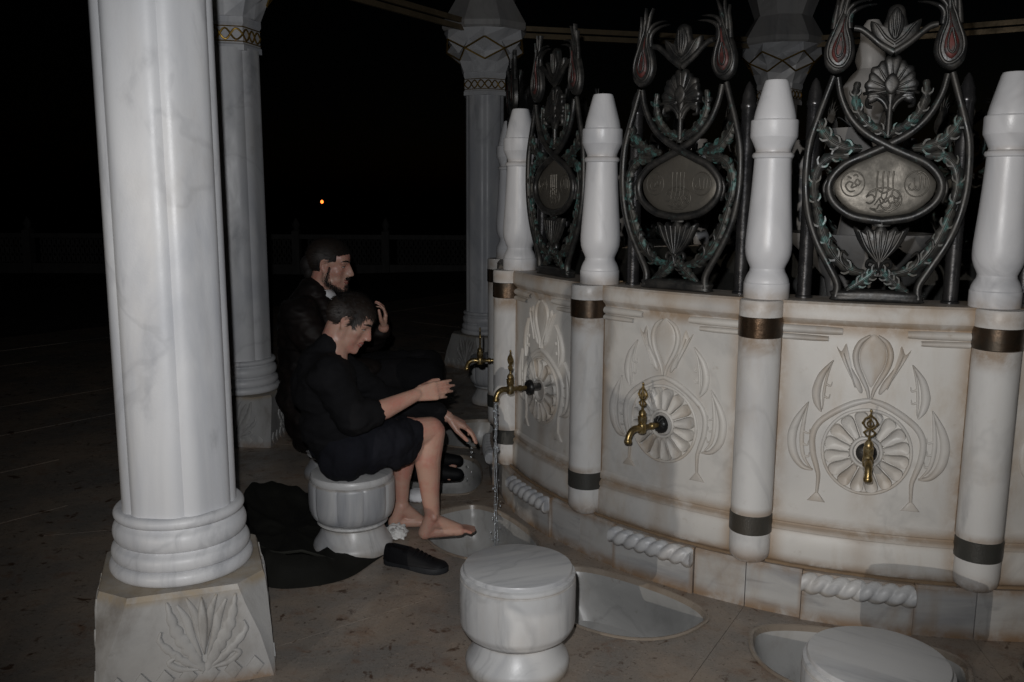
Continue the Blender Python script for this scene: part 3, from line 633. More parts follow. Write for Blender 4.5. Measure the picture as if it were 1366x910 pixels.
for k in (3, 2, 1, 0, -1, 4):
    o = tap0 if k == 3 else copy_tree(tap0)
    o.location = pol(RF + 0.008 + (0.045 if k == 1 else 0), bay_ang(k), RZ + (0.018 if k == 1 else 0)); o.rotation_euler = (0, 0, bay_ang(k) + (R(-14) if k == 2 else 0))
    tag(o, tlab[k], 'tap', 'brass taps round the fountain')
    if k == 1:
        es = MB(); es.lathe([(0.016, -0.045), (0.018, -0.040), (0.018, -0.012), (0.021, -0.008), (0.021, 0.004), (0.014, 0.008)], 18); es.xf(Matrix.Rotation(R(90), 4, 'Y')); es.build('extension_sleeve', 'chrome', o)
# running water
wt = MB(); tp = Vector(pol(RF + 0.053 + 0.171, bay_ang(1), RZ - 0.032)); rw = random.Random(5)
for s_ in range(3):
    pts = []; rad = []
    for i in range(40):
        f = i / 39; z = -0.70 * f * f * 0.55 - 0.70 * f * 0.45
        spread = 0.0022 + 0.0055 * f
        ph = s_ * 2.09 + f * 9
        pts.append(tp + Vector((math.cos(ph) * spread + rw.uniform(-.002, .002), math.sin(ph) * spread + rw.uniform(-.002, .002), z))); rad.append(max(0.0009, (0.0036 - 0.0022 * f) * (0.65 + 0.5 * abs(math.sin(i * 1.9 + s_)))))
    wt.tube(pts, rad, 7)
for i in range(70):
    f = rw.random(); z = -0.70 * f
    c_ = tp + Vector((rw.gauss(0, 0.006 + 0.012 * f), rw.gauss(0, 0.006 + 0.012 * f), z)); r_ = rw.uniform(0.0015, 0.0042)
    wt.ell(c_, (r_, r_, r_ * rw.uniform(1, 2.2)), n_=8)
tag(wt.build('water_stream', 'water', None, True, None), 'broken stream of clear water falling from the open tap into the basin', 'water')

# ------------------------------------------------------------------ stools
def stool(kind):
    t_ = empty('marble_stool')
    H_ = 0.34
    base = MB(); base.lathe([(0.150, 0), (0.163, 0.006), (0.166, 0.03), (0.160, 0.045), (0.156, 0.05), (0.140, 0.075), (0.128, 0.10), (0.124, 0.112), (0.130, 0.118)], 48)
    base.build('base', 'stool_marble', t_, True, 0.6)
    if kind == 'plain':
        d = MB(); d.lathe([(0.122, 0.113), (0.150, 0.121), (0.168, 0.134), (0.173, 0.142), (0.174, 0.146), (0.178, 0.150), (0.182, 0.165), (0.1825, 0.29), (0.1815, 0.305), (0.179, 0.3075), (0.1815, 0.310), (0.180, 0.322), (0.172, 0.326)], 64)
        d.build('drum', 'stool_marble', t_, True, 0.6)
        d = MB(); d.lathe([(0.171, 0.322), (0.1715, 0.334), (0.169, 0.339), (0.166, H_)], 64); d.build('seat', 'stool_marble', t_, True, 0.6)
    else:
        d = MB(); d.lathe([(0.120, 0.112), (0.140, 0.120), (0.147, 0.128), (0.143, 0.136), (0.12, 0.14)], 48); d.build('collar_ring', 'stool_marble', t_, True, 0.6)
        rows = []
        for r_, z in ((0.128, 0.137), (0.150, 0.145), (0.166, 0.160), (0.175, 0.185), (0.179, 0.215), (0.179, 0.26), (0.178, 0.295), (0.175, 0.307), (0.170, 0.311)):
            row = []
            for i in range(120):
                a = 2 * math.pi * i / 120; q = (a * 10 / (2 * math.pi)) % 1; e_ = min(q, 1 - q)
                gr = 0.0042 * max(0, 1 - e_ / 0.035)
                row.append(((r_ - gr + 0.0009 * math.sin(math.pi * q)) * math.cos(a), (r_ - gr + 0.0009 * math.sin(math.pi * q)) * math.sin(a), z))
            rows.append(row)
        d = MB(); d.grid(rows, True, True); d.build('drum', 'stool_marble', t_, True, 0.8)
        d = MB(); d.lathe([(0.160, 0.309), (0.169, 0.311), (0.172, 0.318), (0.171, 0.330), (0.166, 0.338), (0.158, H_)], 64); d.build('seat', 'stool_marble', t_, True, 0.6)
    return t_
sp, sg = stool('plain'), stool('fluted')
BOY = (-0.667, 3.612); MAN = (-0.931, 4.594)
for o, xy, lab in ((sp, (0.022, 2.66), 'plain round marble stool standing beside the empty grey foot basin'), (None, (0.925, 2.10), 'plain round marble stool in front of the carved panel with the frontal tap'),
                   (sg, BOY, 'white marble stool with grooved drum under the seated boy'), ('g', MAN, 'marble stool under the bearded man, hidden by his dark clothes'),
                   ('g', (-0.125, 6.30), 'small dim marble stool behind the far tap, beside a column base'), ('g', (-0.80, 5.60), 'marble stool in the dark behind the seated men')):
    if o is None: o = copy_tree(sp)
    elif o == 'g': o = copy_tree(sg)
    o.location = (*xy, 0.0005); o.rotation_euler = (0, 0, random.uniform(0, 6)); tag(o, lab, 'stool', 'marble stools round the fountain')

# ------------------------------------------------------------------ columns
def column(name, hb_, rot, prot, rs=1.0):
    t_ = empty(name); s_ = hb_ / 0.50
    pm = MB(); rt, rb = 0.244, 0.262; n_ = 8; rows = []
    def octo(hw, ch, z): return [(hw, -ch, z), (hw, ch, z), (ch, hw, z), (-ch, hw, z), (-hw, ch, z), (-hw, -ch, z), (-ch, -hw, z), (ch, -hw, z)]
    rows = [octo(0.256, 0.250, 0.0), octo(0.256, 0.244, 0.03), octo(0.252, 0.215, 0.14 * s_), octo(0.246, 0.175, 0.24 * s_), octo(0.242, 0.160, 0.285 * s_), octo(0.236, 0.155, 0.30 * s_)]
    pm.grid(rows, True, True)
    po = pm.build('plinth', 'plinth_marble', t_, True, 0.25); po.rotation_euler = (0, 0, prot)
    cv = MB()
    def fm(q):
        c_, s2 = math.cos(q), math.sin(q)
        def f(u, v_, d, sh=0.0):
            u = u + (0.055 if v_ > 0.079 or abs(u) < 0.02 else 0.0) * 0 + sh
            x = np.interp(v_ / s_, [0, 0.03, 0.14, 0.24, 0.30], [0.256, 0.256, 0.252, 0.246, 0.236]) + d
            return (x * c_ - u * s2, x * s2 + u * c_, v_)
        return f
    for q in range(4):
        f0 = fm(q * math.pi / 2); f = lambda u, v_, d, f0=f0: f0(u, v_, d, 0.05)
        for sg_ in (1, -1):
            # serrated side leaf, inner fan, volutes at the foot
            stroke(cv, [(sg_ * 0.004, 0.055 * s_), (sg_ * 0.040, 0.120 * s_), (sg_ * 0.078, 0.190 * s_), (sg_ * 0.098, 0.275 * s_)], lambda t_: 0.021 * math.sin(math.pi * (0.15 + 0.8 * t_)) * (0.75 + 0.35 * abs(math.sin(t_ * 22))), 0.008, f, n_=14)
            stroke(cv, [(sg_ * 0.010, 0.100 * s_), (sg_ * 0.034, 0.165 * s_), (sg_ * 0.046, 0.215 * s_), (sg_ * 0.070, 0.262 * s_)], [0.004, 0.012, 0.013, 0.004], 0.006, f)
            stroke(cv, [(sg_ * 0.004, 0.125 * s_), (sg_ * 0.014, 0.185 * s_), (sg_ * 0.024, 0.235 * s_), (sg_ * 0.044, 0.280 * s_)], [0.004, 0.012, 0.012, 0.004], 0.007, f)
            stroke(cv, [(sg_ * 0.008, 0.060 * s_), (sg_ * 0.050, 0.085 * s_), (sg_ * 0.090, 0.120 * s_), (sg_ * 0.122, 0.160 * s_), (sg_ * 0.118, 0.190 * s_)], lambda t_: 0.013 * math.sin(math.pi * (0.15 + 0.8 * t_)) * (0.75 + 0.35 * abs(math.sin(t_ * 18))), 0.007, f, n_=12)
            stroke(cv, [(sg_ * 0.020, 0.060 * s_), (sg_ * 0.070, 0.068 * s_), (sg_ * 0.100, 0.092 * s_), (sg_ * 0.082, 0.106 * s_)], [0.004, 0.011, 0.010, 0.004], 0.007, f)
        fill(cv, [(0, 0.10 * s_), (0.012, 0.16 * s_), (0.014, 0.22 * s_), (0, 0.28 * s_), (-0.014, 0.22 * s_), (-0.012, 0.16 * s_)], 0.012, f)
        for i in range(7):
            u = -0.195 + i * 0.065
            fill(cv, [(u - 0.026, 0.045), (u, 0.012), (u + 0.026, 0.045), (u, 0.078)], 0.006, f0, smooth=False, prof=((1, 0), (0.97, 0.9), (0.9, 1), (0.02, 1)))
    link('carving', cv.mesh('carving', 'plinth_marble', True, 0.8), po)
    bm_ = MB(); z0 = 0.30 * s_
    def tor(r0, dr, za, zb): return [(r0 + dr * math.cos(a), (za + zb) / 2 + (zb - za) / 2 * math.sin(a)) for a in np.linspace(-1.45, 1.45, 9)]
    pr2 = [(0.16, z0)] + tor(0.196, 0.016, z0, z0 + 0.042 * s_) + tor(0.190, 0.014, z0 + 0.043 * s_, z0 + 0.088 * s_) + [(0.181, z0 + 0.096 * s_)] + tor(0.180, 0.017, z0 + 0.098 * s_, z0 + 0.158 * s_) + [(0.176, z0 + 0.166 * s_)] + tor(0.178, 0.014, z0 + 0.168 * s_, z0 + 0.20 * s_) + [(0.17, z0 + 0.20 * s_)]
    bm_.lathe([(r_ * rs, z) for r_, z in pr2], 56); bm_.build('base_moulding', 'column_marble', t_, True, 0.6)
    sh_ = MB(); rg, bu = 0.1635 * rs, 0.0235 * rs; sec = []
    for i in range(6):
        a0, a1 = R(60 * i), R(60 * i + 60); A = Vector((math.cos(a0), math.sin(a0), 0)) * rg; B = Vector((math.cos(a1), math.sin(a1), 0)) * rg
        nn = (A + B).normalized()
        for k in range(24):
            x = -1 + 2 * k / 24
            sec.append(A.lerp(B, k / 24) + nn * bu * (1 - abs(x) ** 4.6))
    sh_.grid([[(p.x * f, p.y * f, z) for p in sec] for f, z in ((1, 0.49 * s_), (1.0, 0.9), (0.985, 2.285))], True, True)
    so = sh_.build('shaft', 'column_marble', t_, True, 0.25); so.rotation_euler = (0, 0, rot)
    # neck, braid, honeycomb capital, springer
    nk = MB(); nk.lathe([(0.17, 2.27), (0.198, 2.27), (0.198, 2.30), (0.190, 2.31), (0.190, 2.405), (0.198, 2.42), (0.198, 2.45)], 6, ph=0); no = nk.build('neck', 'column_marble', t_, False); no.rotation_euler = (0, 0, rot)
    bd_ = MB()
    for ph in (0, math.pi):
        pts = []
        for i in range(97):
            a = 2 * math.pi * i / 96; hexr = 0.192 * math.cos(R(30)) / math.cos((a % R(60)) - R(30))
            pts.append((hexr * math.cos(a), hexr * math.sin(a), 2.357 + 0.030 * math.sin(9 * a + ph)))
        bd_.tube(pts, 0.006, 6)
    for zz in (2.318, 2.398): bd_.lathe([(0.196 , zz - 0.003), (0.1985, zz), (0.196, zz + 0.003)], 6)
    link('gilt_braid', bd_.mesh('gilt_braid', 'gilt', True, 0.9), no)
    cp = MB(); nA = 12
    def rg_(r0, r1, z, sh=0): return [((r0 if i % 2 == sh else r1) * math.cos(2 * math.pi * i / nA), (r0 if i % 2 == sh else r1) * math.sin(2 * math.pi * i / nA), z if not hasattr(z, '__len__') else z[0 if i % 2 == sh else 1]) for i in range(nA)]
    tri = [rg_(0.196, 0.186, 2.45), rg_(0.235, 0.20, (2.545, 2.53)), rg_(0.245, 0.315, (2.60, 2.62)), rg_(0.345, 0.265, (2.70, 2.69)), rg_(0.335, 0.335, 2.775)]
    cp.grid(tri, True, True)
    co = cp.build('capital', 'column_marble', t_, False); co.rotation_euler = (0, 0, rot)
    gl = MB()
    for a_, b_ in ((1, 2), (2, 3)):
        for i in range(nA):
            A = Vector(tri[a_][i]); 
            for j in (-1, 1):
                if (i % 2 == 0) == (a_ == 1): gl.tube([A, Vector(tri[b_][(i + j) % nA])], 0.0075, 5)
    link('gilt_edge', gl.mesh('gilt_edge', 'gilt', True, 0.9), co)
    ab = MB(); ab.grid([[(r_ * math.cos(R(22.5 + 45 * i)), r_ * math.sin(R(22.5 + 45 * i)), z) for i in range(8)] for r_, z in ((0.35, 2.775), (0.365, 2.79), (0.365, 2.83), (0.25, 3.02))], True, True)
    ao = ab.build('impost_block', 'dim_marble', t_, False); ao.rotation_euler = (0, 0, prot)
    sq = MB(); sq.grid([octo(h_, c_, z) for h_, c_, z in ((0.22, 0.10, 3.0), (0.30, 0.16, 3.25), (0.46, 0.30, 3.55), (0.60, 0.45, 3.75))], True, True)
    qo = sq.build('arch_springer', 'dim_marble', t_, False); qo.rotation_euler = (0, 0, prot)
    return t_
CA = {'near': (3.55, -141.9), 'b': (3.50, 170.2), 'c': (3.60, 125.5), 'd': (3.60, 81.0), 'e': (3.6, 36.0)}
cpos = {k: pol(r_, R(a)) for k, (r_, a) in CA.items()}; cpos['near'] = (-1.06, 2.75, 0); cpos['b'] = (-1.655, 5.38, 0); cpos['c'] = (-0.235, 7.69, 0)
c1 = column('marble_column', 0.515, R(-65), R(-70), 1.03); c1.location = cpos['near']; tag(c1, 'thick white lobed marble column with carved plinth, standing closest of all to the grooved stool', 'column', 'columns of the fountain canopy')
c2 = column('marble_column', 0.495, R(-44.0), R(-94), 1.09); c2.location = cpos['b']; tag(c2, 'dim grey lobed marble column with stained carved plinth behind the bearded man\'s back', 'column', 'columns of the fountain canopy')
c3 = column('marble_column', 0.485, 0, 0, 0.97)
for k, ro, lab in (('c', -44 - 45, 'marble column with gilded capital behind the small far tap and stool'), ('d', -44 - 90, 'nearly dark column with gilded capital rising behind the fountain centre'), ('e', -44 - 135, 'unlit marble column on the far side of the fountain')):
    o = c3 if k == 'c' else copy_tree(c3); o.location = cpos[k]; tag(o, lab, 'column', 'columns of the fountain canopy')
    for ch in o.children:
        if ch.name.split('.')[0] in ('shaft', 'neck', 'capital'): ch.rotation_euler = (0, 0, R(ro))
        elif ch.name.split('.')[0] != 'base_moulding': ch.rotation_euler = (0, 0, R(-92 - 45 * ('bcde'.index(k))))
# tie rods between the capitals
def rod(A, B, z, lab):
    A, B = Vector((A[0], A[1], z)), Vector((B[0], B[1], z)); d = (B - A).normalized(); A = A + d * 0.30; B = B - d * 0.30
    sd = Vector((-d.y, d.x, 0)); mb = MB()
    for q in (-0.028, 0.028):
        rows = [[p + sd * x + Vector((0, 0, y + q)) for x, y in ((-.012, -.02), (.012, -.02), (.012, .02), (-.012, .02))] for p in (A, B)]
        mb.grid(rows, True, True)
    tag(mb.build('tie_rod', 'tie_rod_bronze', None, False), lab, 'tie rod', 'tie rods between the columns')
rod(cpos['near'], cpos['b'], 2.80, 'double bronze tie rod between the thick near column and the grey one')
rod(cpos['b'], cpos['c'], 2.80, 'double bronze tie rod reaching the gilded capital from the grey column')
rod(cpos['c'], cpos['d'], 2.80, 'double bronze tie rod above the grilles between the two gilded capitals')
rod(cpos['d'], cpos['e'], 2.80, 'double bronze tie rod running off from the nearly dark capital')

# ------------------------------------------------------------------ far balustrade and lamp in the night
by = 20.0
def balu(x0, x1):
    t_ = empty('stone_balustrade', ((x0 + x1) / 2, by, -0.33)); tag(t_, 'faint far stone balustrade panel with pierced lattice', 'balustrade', 'far balustrade panels'); Lh = (x1 - x0) / 2
    m_ = MB(); m_.box((-Lh, -0.09, 0), (Lh, 0.09, 0.22)); m_.build('plinth_course', 'far_stone', t_, False)
    m_ = MB(); m_.box((-Lh, -0.08, 0.78), (Lh, 0.08, 0.88)); m_.build('coping', 'far_stone', t_, False)
    m_ = MB(); nn = 16; dx = 2 * (Lh - 0.16) / nn
    for i in range(nn):
        for j in range(3):
            cx_ = -Lh + 0.16 + dx * (i + 0.5); cz = 0.22 + 0.56 * (j + 0.5) / 3
            ph = [(cx_ + dx * 0.36 * math.cos(a), cz + 0.085 * math.sin(a)) for a in np.linspace(0, 2 * math.pi, 6, endpoint=False)]
            stroke(m_, ph, 0.022, 0.03, lambda u, v_, d: (u, -d, v_), closed=True, n_=2, full=True, seg=4)
    m_.build('lattice', 'far_stone', t_, False)
    m_ = MB(); m_.box((Lh - 0.16, -0.12, 0), (Lh, 0.12, 0.95)); m_.lathe([(0.10, 0.95), (0.05, 1.0), (0.09, 1.08), (0.06, 1.16), (0.01, 1.24)], 10, (Lh - 0.08, 0, 0)); m_.build('finial_post', 'far_stone', t_, False)
    return t_
for i in range(9): balu(-14.6 + i * 1.98, -14.6 + (i + 1) * 1.98 - 0.005)
lp = empty('far_lamp', (-13.85, 66.0, -2.0)); tag(lp, 'tiny glowing orange lamp far off in the dark', 'lamp')
m_ = MB(); m_.lathe([(0.10, -0.5), (0.06, 0.3), (0.05, 2.55), (0.09, 2.6)], 10); m_.build('post', 'pipe_metal', lp)
m_ = MB(); m_.ell((0, 0, 2.74), (0.11, 0.11, 0.13)); m_.build('globe', 'lamp_glow', lp)

# ------------------------------------------------------------------ people
def remesh(mb, name, mat, voxel, smooth=6, fold=None, parent=None, soft=None):
    me = bpy.data.meshes.new('tmp'); me.from_pydata(mb.v, [], mb.f)
    bm = bmesh.new(); bm.from_mesh(me); bmesh.ops.recalc_face_normals(bm, faces=bm.faces); bm.to_mesh(me); bm.free()
    o = bpy.data.objects.new('tmp', me); col.objects.link(o)
    m1 = o.modifiers.new('r', 'REMESH'); m1.mode = 'VOXEL'; m1.voxel_size = voxel
    m2 = o.modifiers.new('s', 'SMOOTH'); m2.factor = 0.5; m2.iterations = smooth
    dg = bpy.context.evaluated_depsgraph_get(); me2 = bpy.data.meshes.new_from_object(o.evaluated_get(dg), depsgraph=dg)
    bpy.data.objects.remove(o); bpy.data.meshes.remove(me)
    me2.name = name; me2.materials.clear(); me2.materials.append(M(mat))
    if soft:
        N = len(me2.vertices); co = np.empty(N * 3); me2.vertices.foreach_get('co', co); co = co.reshape(-1, 3)
        ed = np.empty(len(me2.edges) * 2, dtype=np.int64); me2.edges.foreach_get('vertices', ed); ed = ed.reshape(-1, 2)
        msk = np.clip((soft[1] - np.linalg.norm(co - np.array(soft[0]), axis=1)) / 0.03, 0, 1)[:, None] * 0.6
        deg = np.bincount(ed.ravel(), minlength=N)[:, None].clip(1)
        for _ in range(soft[2]):
            acc = np.zeros_like(co); np.add.at(acc, ed[:, 0], co[ed[:, 1]]); np.add.at(acc, ed[:, 1], co[ed[:, 0]])
            co = co + msk * (acc / deg - co)
        me2.vertices.foreach_set('co', co.ravel()); me2.update()
    if fold:
        nrm = [v_.normal.copy() for v_ in me2.vertices]
        for v_, nn in zip(me2.vertices, nrm): v_.co += nn * fold(v_.co)
    me2.polygons.foreach_set('use_smooth', [True] * len(me2.polygons))
    return link(name, me2, parent)
def folds(amp, sx, sy, sz, seed=0):
    def f(co):
        p = Vector((co.x * sx + seed, co.y * sy, co.z * sz))
        return amp * (noise.noise(p) + 0.6 * (0.5 - abs(noise.noise(p * 2.1 + Vector((3, 1, 7)))))) 
    return f
def add_head(mb, H, s_):
    def P(x, y, z): return H @ (Vector((x, y, z)) * s_)
    rot = H.to_3x3()
    E_ = lambda c, r_, e=None: mb.ell(P(*c), [x * s_ for x in r_], rot @ e if e else rot, 20)
    C_ = lambda a, b_, ra, rb: mb.cap(P(*a), P(*b_), ra * s_, rb * s_)
    E_((-0.012, 0, 0.035), (0.097, 0.074, 0.088)); E_((0.028, 0, -0.015), (0.058, 0.060, 0.092))
    E_((0.05, 0, 0.045), (0.046, 0.060, 0.05))
    for y in (1, -1):
        C_((0.0, y * 0.052, -0.070), (0.070, y * 0.014, -0.108), 0.020, 0.017)
        C_((0.0, y * 0.058, -0.02), (0.0, y * 0.054, -0.068), 0.016, 0.019)
        E_((0.044, y * 0.034, -0.024), (0.032, 0.026, 0.034)); E_((0.042, y * 0.027, -0.062), (0.035, 0.028, 0.034))
        C_((0.070, y * 0.046, 0.026), (0.084, y * 0.012, 0.026), 0.012, 0.012)
        E_((0.107, y * 0.0115, -0.034), (0.0115, 0.008, 0.0085))
        E_((0.068, y * 0.031, 0.006), (0.0125, 0.015, 0.011))
        # ear: plate, rim, lobe
        e_ = Matrix.Rotation(R(-12), 3, 'Y') @ Matrix.Rotation(R(y * 18), 3, 'Z')
        E_((-0.010, y * 0.072, 0.000), (0.017, 0.007, 0.028), e_)
        rim = [(0.004, y * 0.071, -0.010), (0.008, y * 0.073, 0.012), (0.001, y * 0.079, 0.028), (-0.014, y * 0.083, 0.031), (-0.027, y * 0.084, 0.018), (-0.028, y * 0.082, 0.0), (-0.020, y * 0.078, -0.018), (-0.009, y * 0.074, -0.030)]
        for a, b_ in zip(rim, rim[1:]): C_(a, b_, 0.0050, 0.0050)
        C_((-0.006, y * 0.073, -0.027), (-0.012, y * 0.074, -0.031), 0.0075, 0.006)
    C_((0.090, 0, 0.020), (0.113, 0, -0.020), 0.0095, 0.0105); E_((0.116, 0, -0.028), (0.013, 0.0115, 0.0115))
    C_((0.080, 0, 0.022), (0.089, 0, -0.028), 0.0165, 0.0185); C_((0.088, 0, -0.045), (0.086, 0, -0.1), 0.014, 0.014)
    for y in (1, -1):
        C_((0.098, 0, -0.0585), (0.084, y * 0.022, -0.060), 0.0072, 0.004); C_((0.095, 0, -0.0725), (0.083, y * 0.020, -0.066), 0.0082, 0.004)
    E_((0.083, 0, -0.106), (0.020, 0.022, 0.020)); E_((0.04, 0, -0.085), (0.05, 0.045, 0.03))
def add_hand(mb, W, d, n_, side, curl, spread=1.0, s_=1.0, thumb=(0.6, 0.5)):
    """W wrist, d pointing direction, n_ palm normal, side towards the thumb"""
    d = Vector(d).normalized(); n_ = (Vector(n_) - d * Vector(n_).dot(d)).normalized(); sd = d.cross(n_).normalized()
    if sd.dot(Vector(side)) < 0: sd = -sd
    W = Vector(W)
    for x, r0, r1 in ((0.024, 0.0155, 0.0140), (0.008, 0.0165, 0.0145), (-0.008, 0.0165, 0.0140), (-0.023, 0.0150, 0.0125)):
        mb.cap(W + d * 0.008 * s_ + sd * x * 0.55 * s_, W + (d * 0.078 + sd * x * spread) * s_, r0 * s_, r1 * s_ * 0.82)
    lens = ((0.024, 0.078, (0.040, 0.025, 0.020)), (0.008, 0.083, (0.045, 0.028, 0.021)), (-0.008, 0.080, (0.042, 0.026, 0.021)), (-0.023, 0.072, (0.033, 0.020, 0.018)))
    for i, (x, l0, segs) in enumerate(lens):
        p = W + (d * l0 + sd * x * spread) * s_; ang = 0.0
        dd = (d + sd * x * 5.5 * (spread - 0.75)).normalized(); r_ = 0.0088 if i < 3 else 0.0078
        for j, L_ in enumerate(segs):
            ang += curl[i] * (0.9, 1.0, 0.7)[j]
            q = p + (dd * math.cos(ang) + n_ * math.sin(ang)) * L_ * s_
            mb.cap(p, q, r_ * s_, (r_ - 0.0009) * s_, 10); p = q; r_ -= 0.0009
    p = W + (d * 0.022 + sd * 0.020 + n_ * 0.006) * s_
    t1 = p + (d * 0.035 + sd * 0.026 * thumb[0] * 1.6 + n_ * 0.018) * s_; t2 = t1 + (d * 0.030 + sd * 0.010 + n_ * 0.012 * thumb[1]) * s_; t3 = t2 + (d * 0.024 + n_ * 0.008) * s_
    mb.cap(p, t1, 0.0155 * s_, 0.0115 * s_); mb.cap(t1, t2, 0.0112 * s_, 0.0095 * s_); mb.cap(t2, t3, 0.0095 * s_, 0.0078 * s_)
def add_foot(mb, ankle, heel, ball, toe, side):
    A, Hh, B, T = map(Vector, (ankle, heel, ball, toe)); sd = Vector(side)   # side points to the big toe
    mb.cap(A, Hh, 0.036, 0.030); mb.cap(A + Vector((0.012, 0, -0.02)), B + Vector((0, 0, 0.004)), 0.034, 0.024)
    mb.cap(Hh, B + sd * -0.018, 0.026, 0.020); mb.cap(Hh, B + sd * 0.016, 0.026, 0.021)
    fw = (T - B).normalized()
    for k, (o_, L_, r_) in enumerate(((0.027, 1.0, 0.0125), (0.010, 1.0, 0.0092), (-0.004, 0.90, 0.0088), (-0.017, 0.76, 0.0084), (-0.029, 0.60, 0.0085))):
        a = B + sd * o_ * 0.85; b_ = B + sd * o_ + fw * (T - B).length * L_ + Vector((0, 0, -0.003))
        mb.cap(a, (a + b_) / 2 + Vector((0, 0, 0.006)), r_ * 1.25, r_); mb.cap((a + b_) / 2 + Vector((0, 0, 0.006)), b_, r_, r_ * 0.95)
def limb(mb, pts, rad):
    for (a, b_), (ra, rb) in zip(zip(pts, pts[1:]), zip(rad, rad[1:])): mb.cap(a, b_, ra, rb, 18)
def hair_strands(H, s_, keep, comb, name, mat, parent, n_, length, lift, seed, scale=1.06, wid=0.0011):
    rd = random.Random(seed); mb = MB(); cnt = 0; tries = 0
    while cnt < n_ and tries < n_ * 12:
        tries += 1
        z = rd.uniform(-1, 1); ph = rd.uniform(0, 2 * math.pi); q = math.sqrt(1 - z * z)
        u = Vector((q * math.cos(ph), q * math.sin(ph), z))
        p = Vector((-0.010 + u.x * 0.099 * scale, u.y * 0.077 * scale, 0.036 + u.z * 0.091 * scale))
        if not keep(p): continue
        nn = Vector((u.x / 0.097, u.y / 0.076, u.z / 0.09)).normalized(); c_ = comb(p, nn); c_ = (c_ - nn * c_.dot(nn)).normalized()
        sd = nn.cross(c_).normalized(); L_ = length * rd.uniform(0.5, 1.2); d_ = (c_ + nn * lift * rd.uniform(0.3, 1.4) + sd * rd.uniform(-.45, .45)).normalized()
        p0 = p - nn * 0.004; p1 = p0 + d_ * L_ * 0.55; p2 = p0 + d_ * L_ - nn * 0.25 * L_ * lift
        ww = wid * rd.uniform(0.7, 1.4)
        mb.add([H @ (x * s_) for x in (p0 - sd * ww, p0 + sd * ww, p1 + sd * ww * 0.8, p1 - sd * ww * 0.8, p2)], [(0, 1, 2, 3), (3, 2, 4)])
        cnt += 1
    o = link(name, mb.mesh(name, mat, True, None), parent); return o
def scalp(H, s_, keep, name, mat, parent, amp, extra=(), scale=1.035):
    mb = MB(); 
    for i in range(0): pass
    N, K_ = 56, 72; rows = []; ok = []
    for i in range(N + 1):
        a = math.pi * i / N; a = min(max(a, 0.03), math.pi - 0.03); row = []
        for k in range(K_):
            ph = 2 * math.pi * k / K_; u = Vector((math.sin(a) * math.cos(ph), math.sin(a) * math.sin(ph), math.cos(a)))
            p = Vector((-0.010 + u.x * 0.099 * scale, u.y * 0.077 * scale, 0.036 + u.z * 0.091 * scale))
            kp = keep(p); d_ = amp * (noise.noise(p * 55) + 0.5 * noise.noise(p * 140)) 
            p = p + u * (d_ if kp else -0.016); row.append(H @ (p * s_)); ok.append(kp)
        rows.append(row)
    fs = []
    for i in range(N):
        for k in range(K_):
            q = (i * K_ + k, i * K_ + (k + 1) % K_, (i + 1) * K_ + (k + 1) % K_, (i + 1) * K_ + k)
            if any(ok[x] for x in q): fs.append(q)
    mb.add([p for r_ in rows for p in r_], fs)
    for c_, r_ in extra: mb.ell(H @ (Vector(c_) * s_), [x * s_ for x in r_], H.to_3x3(), 18)
    return mb.build(name, mat, parent, True, None)
def face_bits(H, s_, parent, beard=None, smile=False):
    rot = H.to_3x3()
    for y in (1, -1):
        e = MB(); e.ell(H @ (Vector((0.0725, y * 0.032, 0.005)) * s_), [0.0095 * s_, 0.0125 * s_, 0.0036 * s_], rot, 12); eo = e.build('eye', 'eye_white', parent)
        i_ = MB(); i_.ell(H @ (Vector((0.0785, y * 0.031, 0.005)) * s_), [0.0038 * s_, 0.0048 * s_, 0.0036 * s_], rot, 10); i_.build('iris', 'hair', eo)
        l_ = MB(); l_.tube([H @ (Vector(p) * s_) for p in ((0.068, y * 0.046, 0.005), (0.078, y * 0.039, 0.0085), (0.0825, y * 0.030, 0.0092), (0.079, y * 0.019, 0.007))], 0.0013, 6); l_.build('lash_line', 'hair', eo)
        b_ = MB(); b_.tube([H @ (Vector(p) * s_) for p in ((0.066, y * 0.056, 0.030), (0.0825, y * 0.044, 0.036), (0.0915, y * 0.028, 0.0355), (0.0955, y * 0.013, 0.031))], [0.0022, 0.0042, 0.0046, 0.003], 6); b_.build('eyebrow', 'hair', parent)
    if smile:
        t_ = MB(); t_.tube([H @ (Vector(p) * s_) for p in ((0.085, 0.020, -0.063), (0.0965, 0.010, -0.0655), (0.100, 0, -0.066), (0.0965, -0.010, -0.0655), (0.085, -0.020, -0.063))], [0.001, 0.003, 0.003, 0.003, 0.001], 6); t_.build('teeth', 'eye_white', parent)
    l_ = MB()
    for z, x, r_ in ((-0.0585, 0.0995, 0.0058), (-0.0725, 0.0970, 0.0066)):
        l_.tube([H @ (Vector(p) * s_) for p in ((x - 0.014, 0.021, (z - 0.065) / 2 - 0.0), (x - 0.003, 0.010, z), (x, 0, z), (x - 0.003, -0.010, z), (x - 0.014, -0.021, (z - 0.065) / 2))], [0.002, r_, r_, r_, 0.002], 8)
    l_.build('lips', 'lip', parent)
def headmat(c, yaw, pitch, roll=0.0):
    return Matrix.Translation(c) @ Matrix.Rotation(yaw, 4, 'Z') @ Matrix.Rotation(pitch, 4, 'Y') @ Matrix.Rotation(roll, 4, 'X')

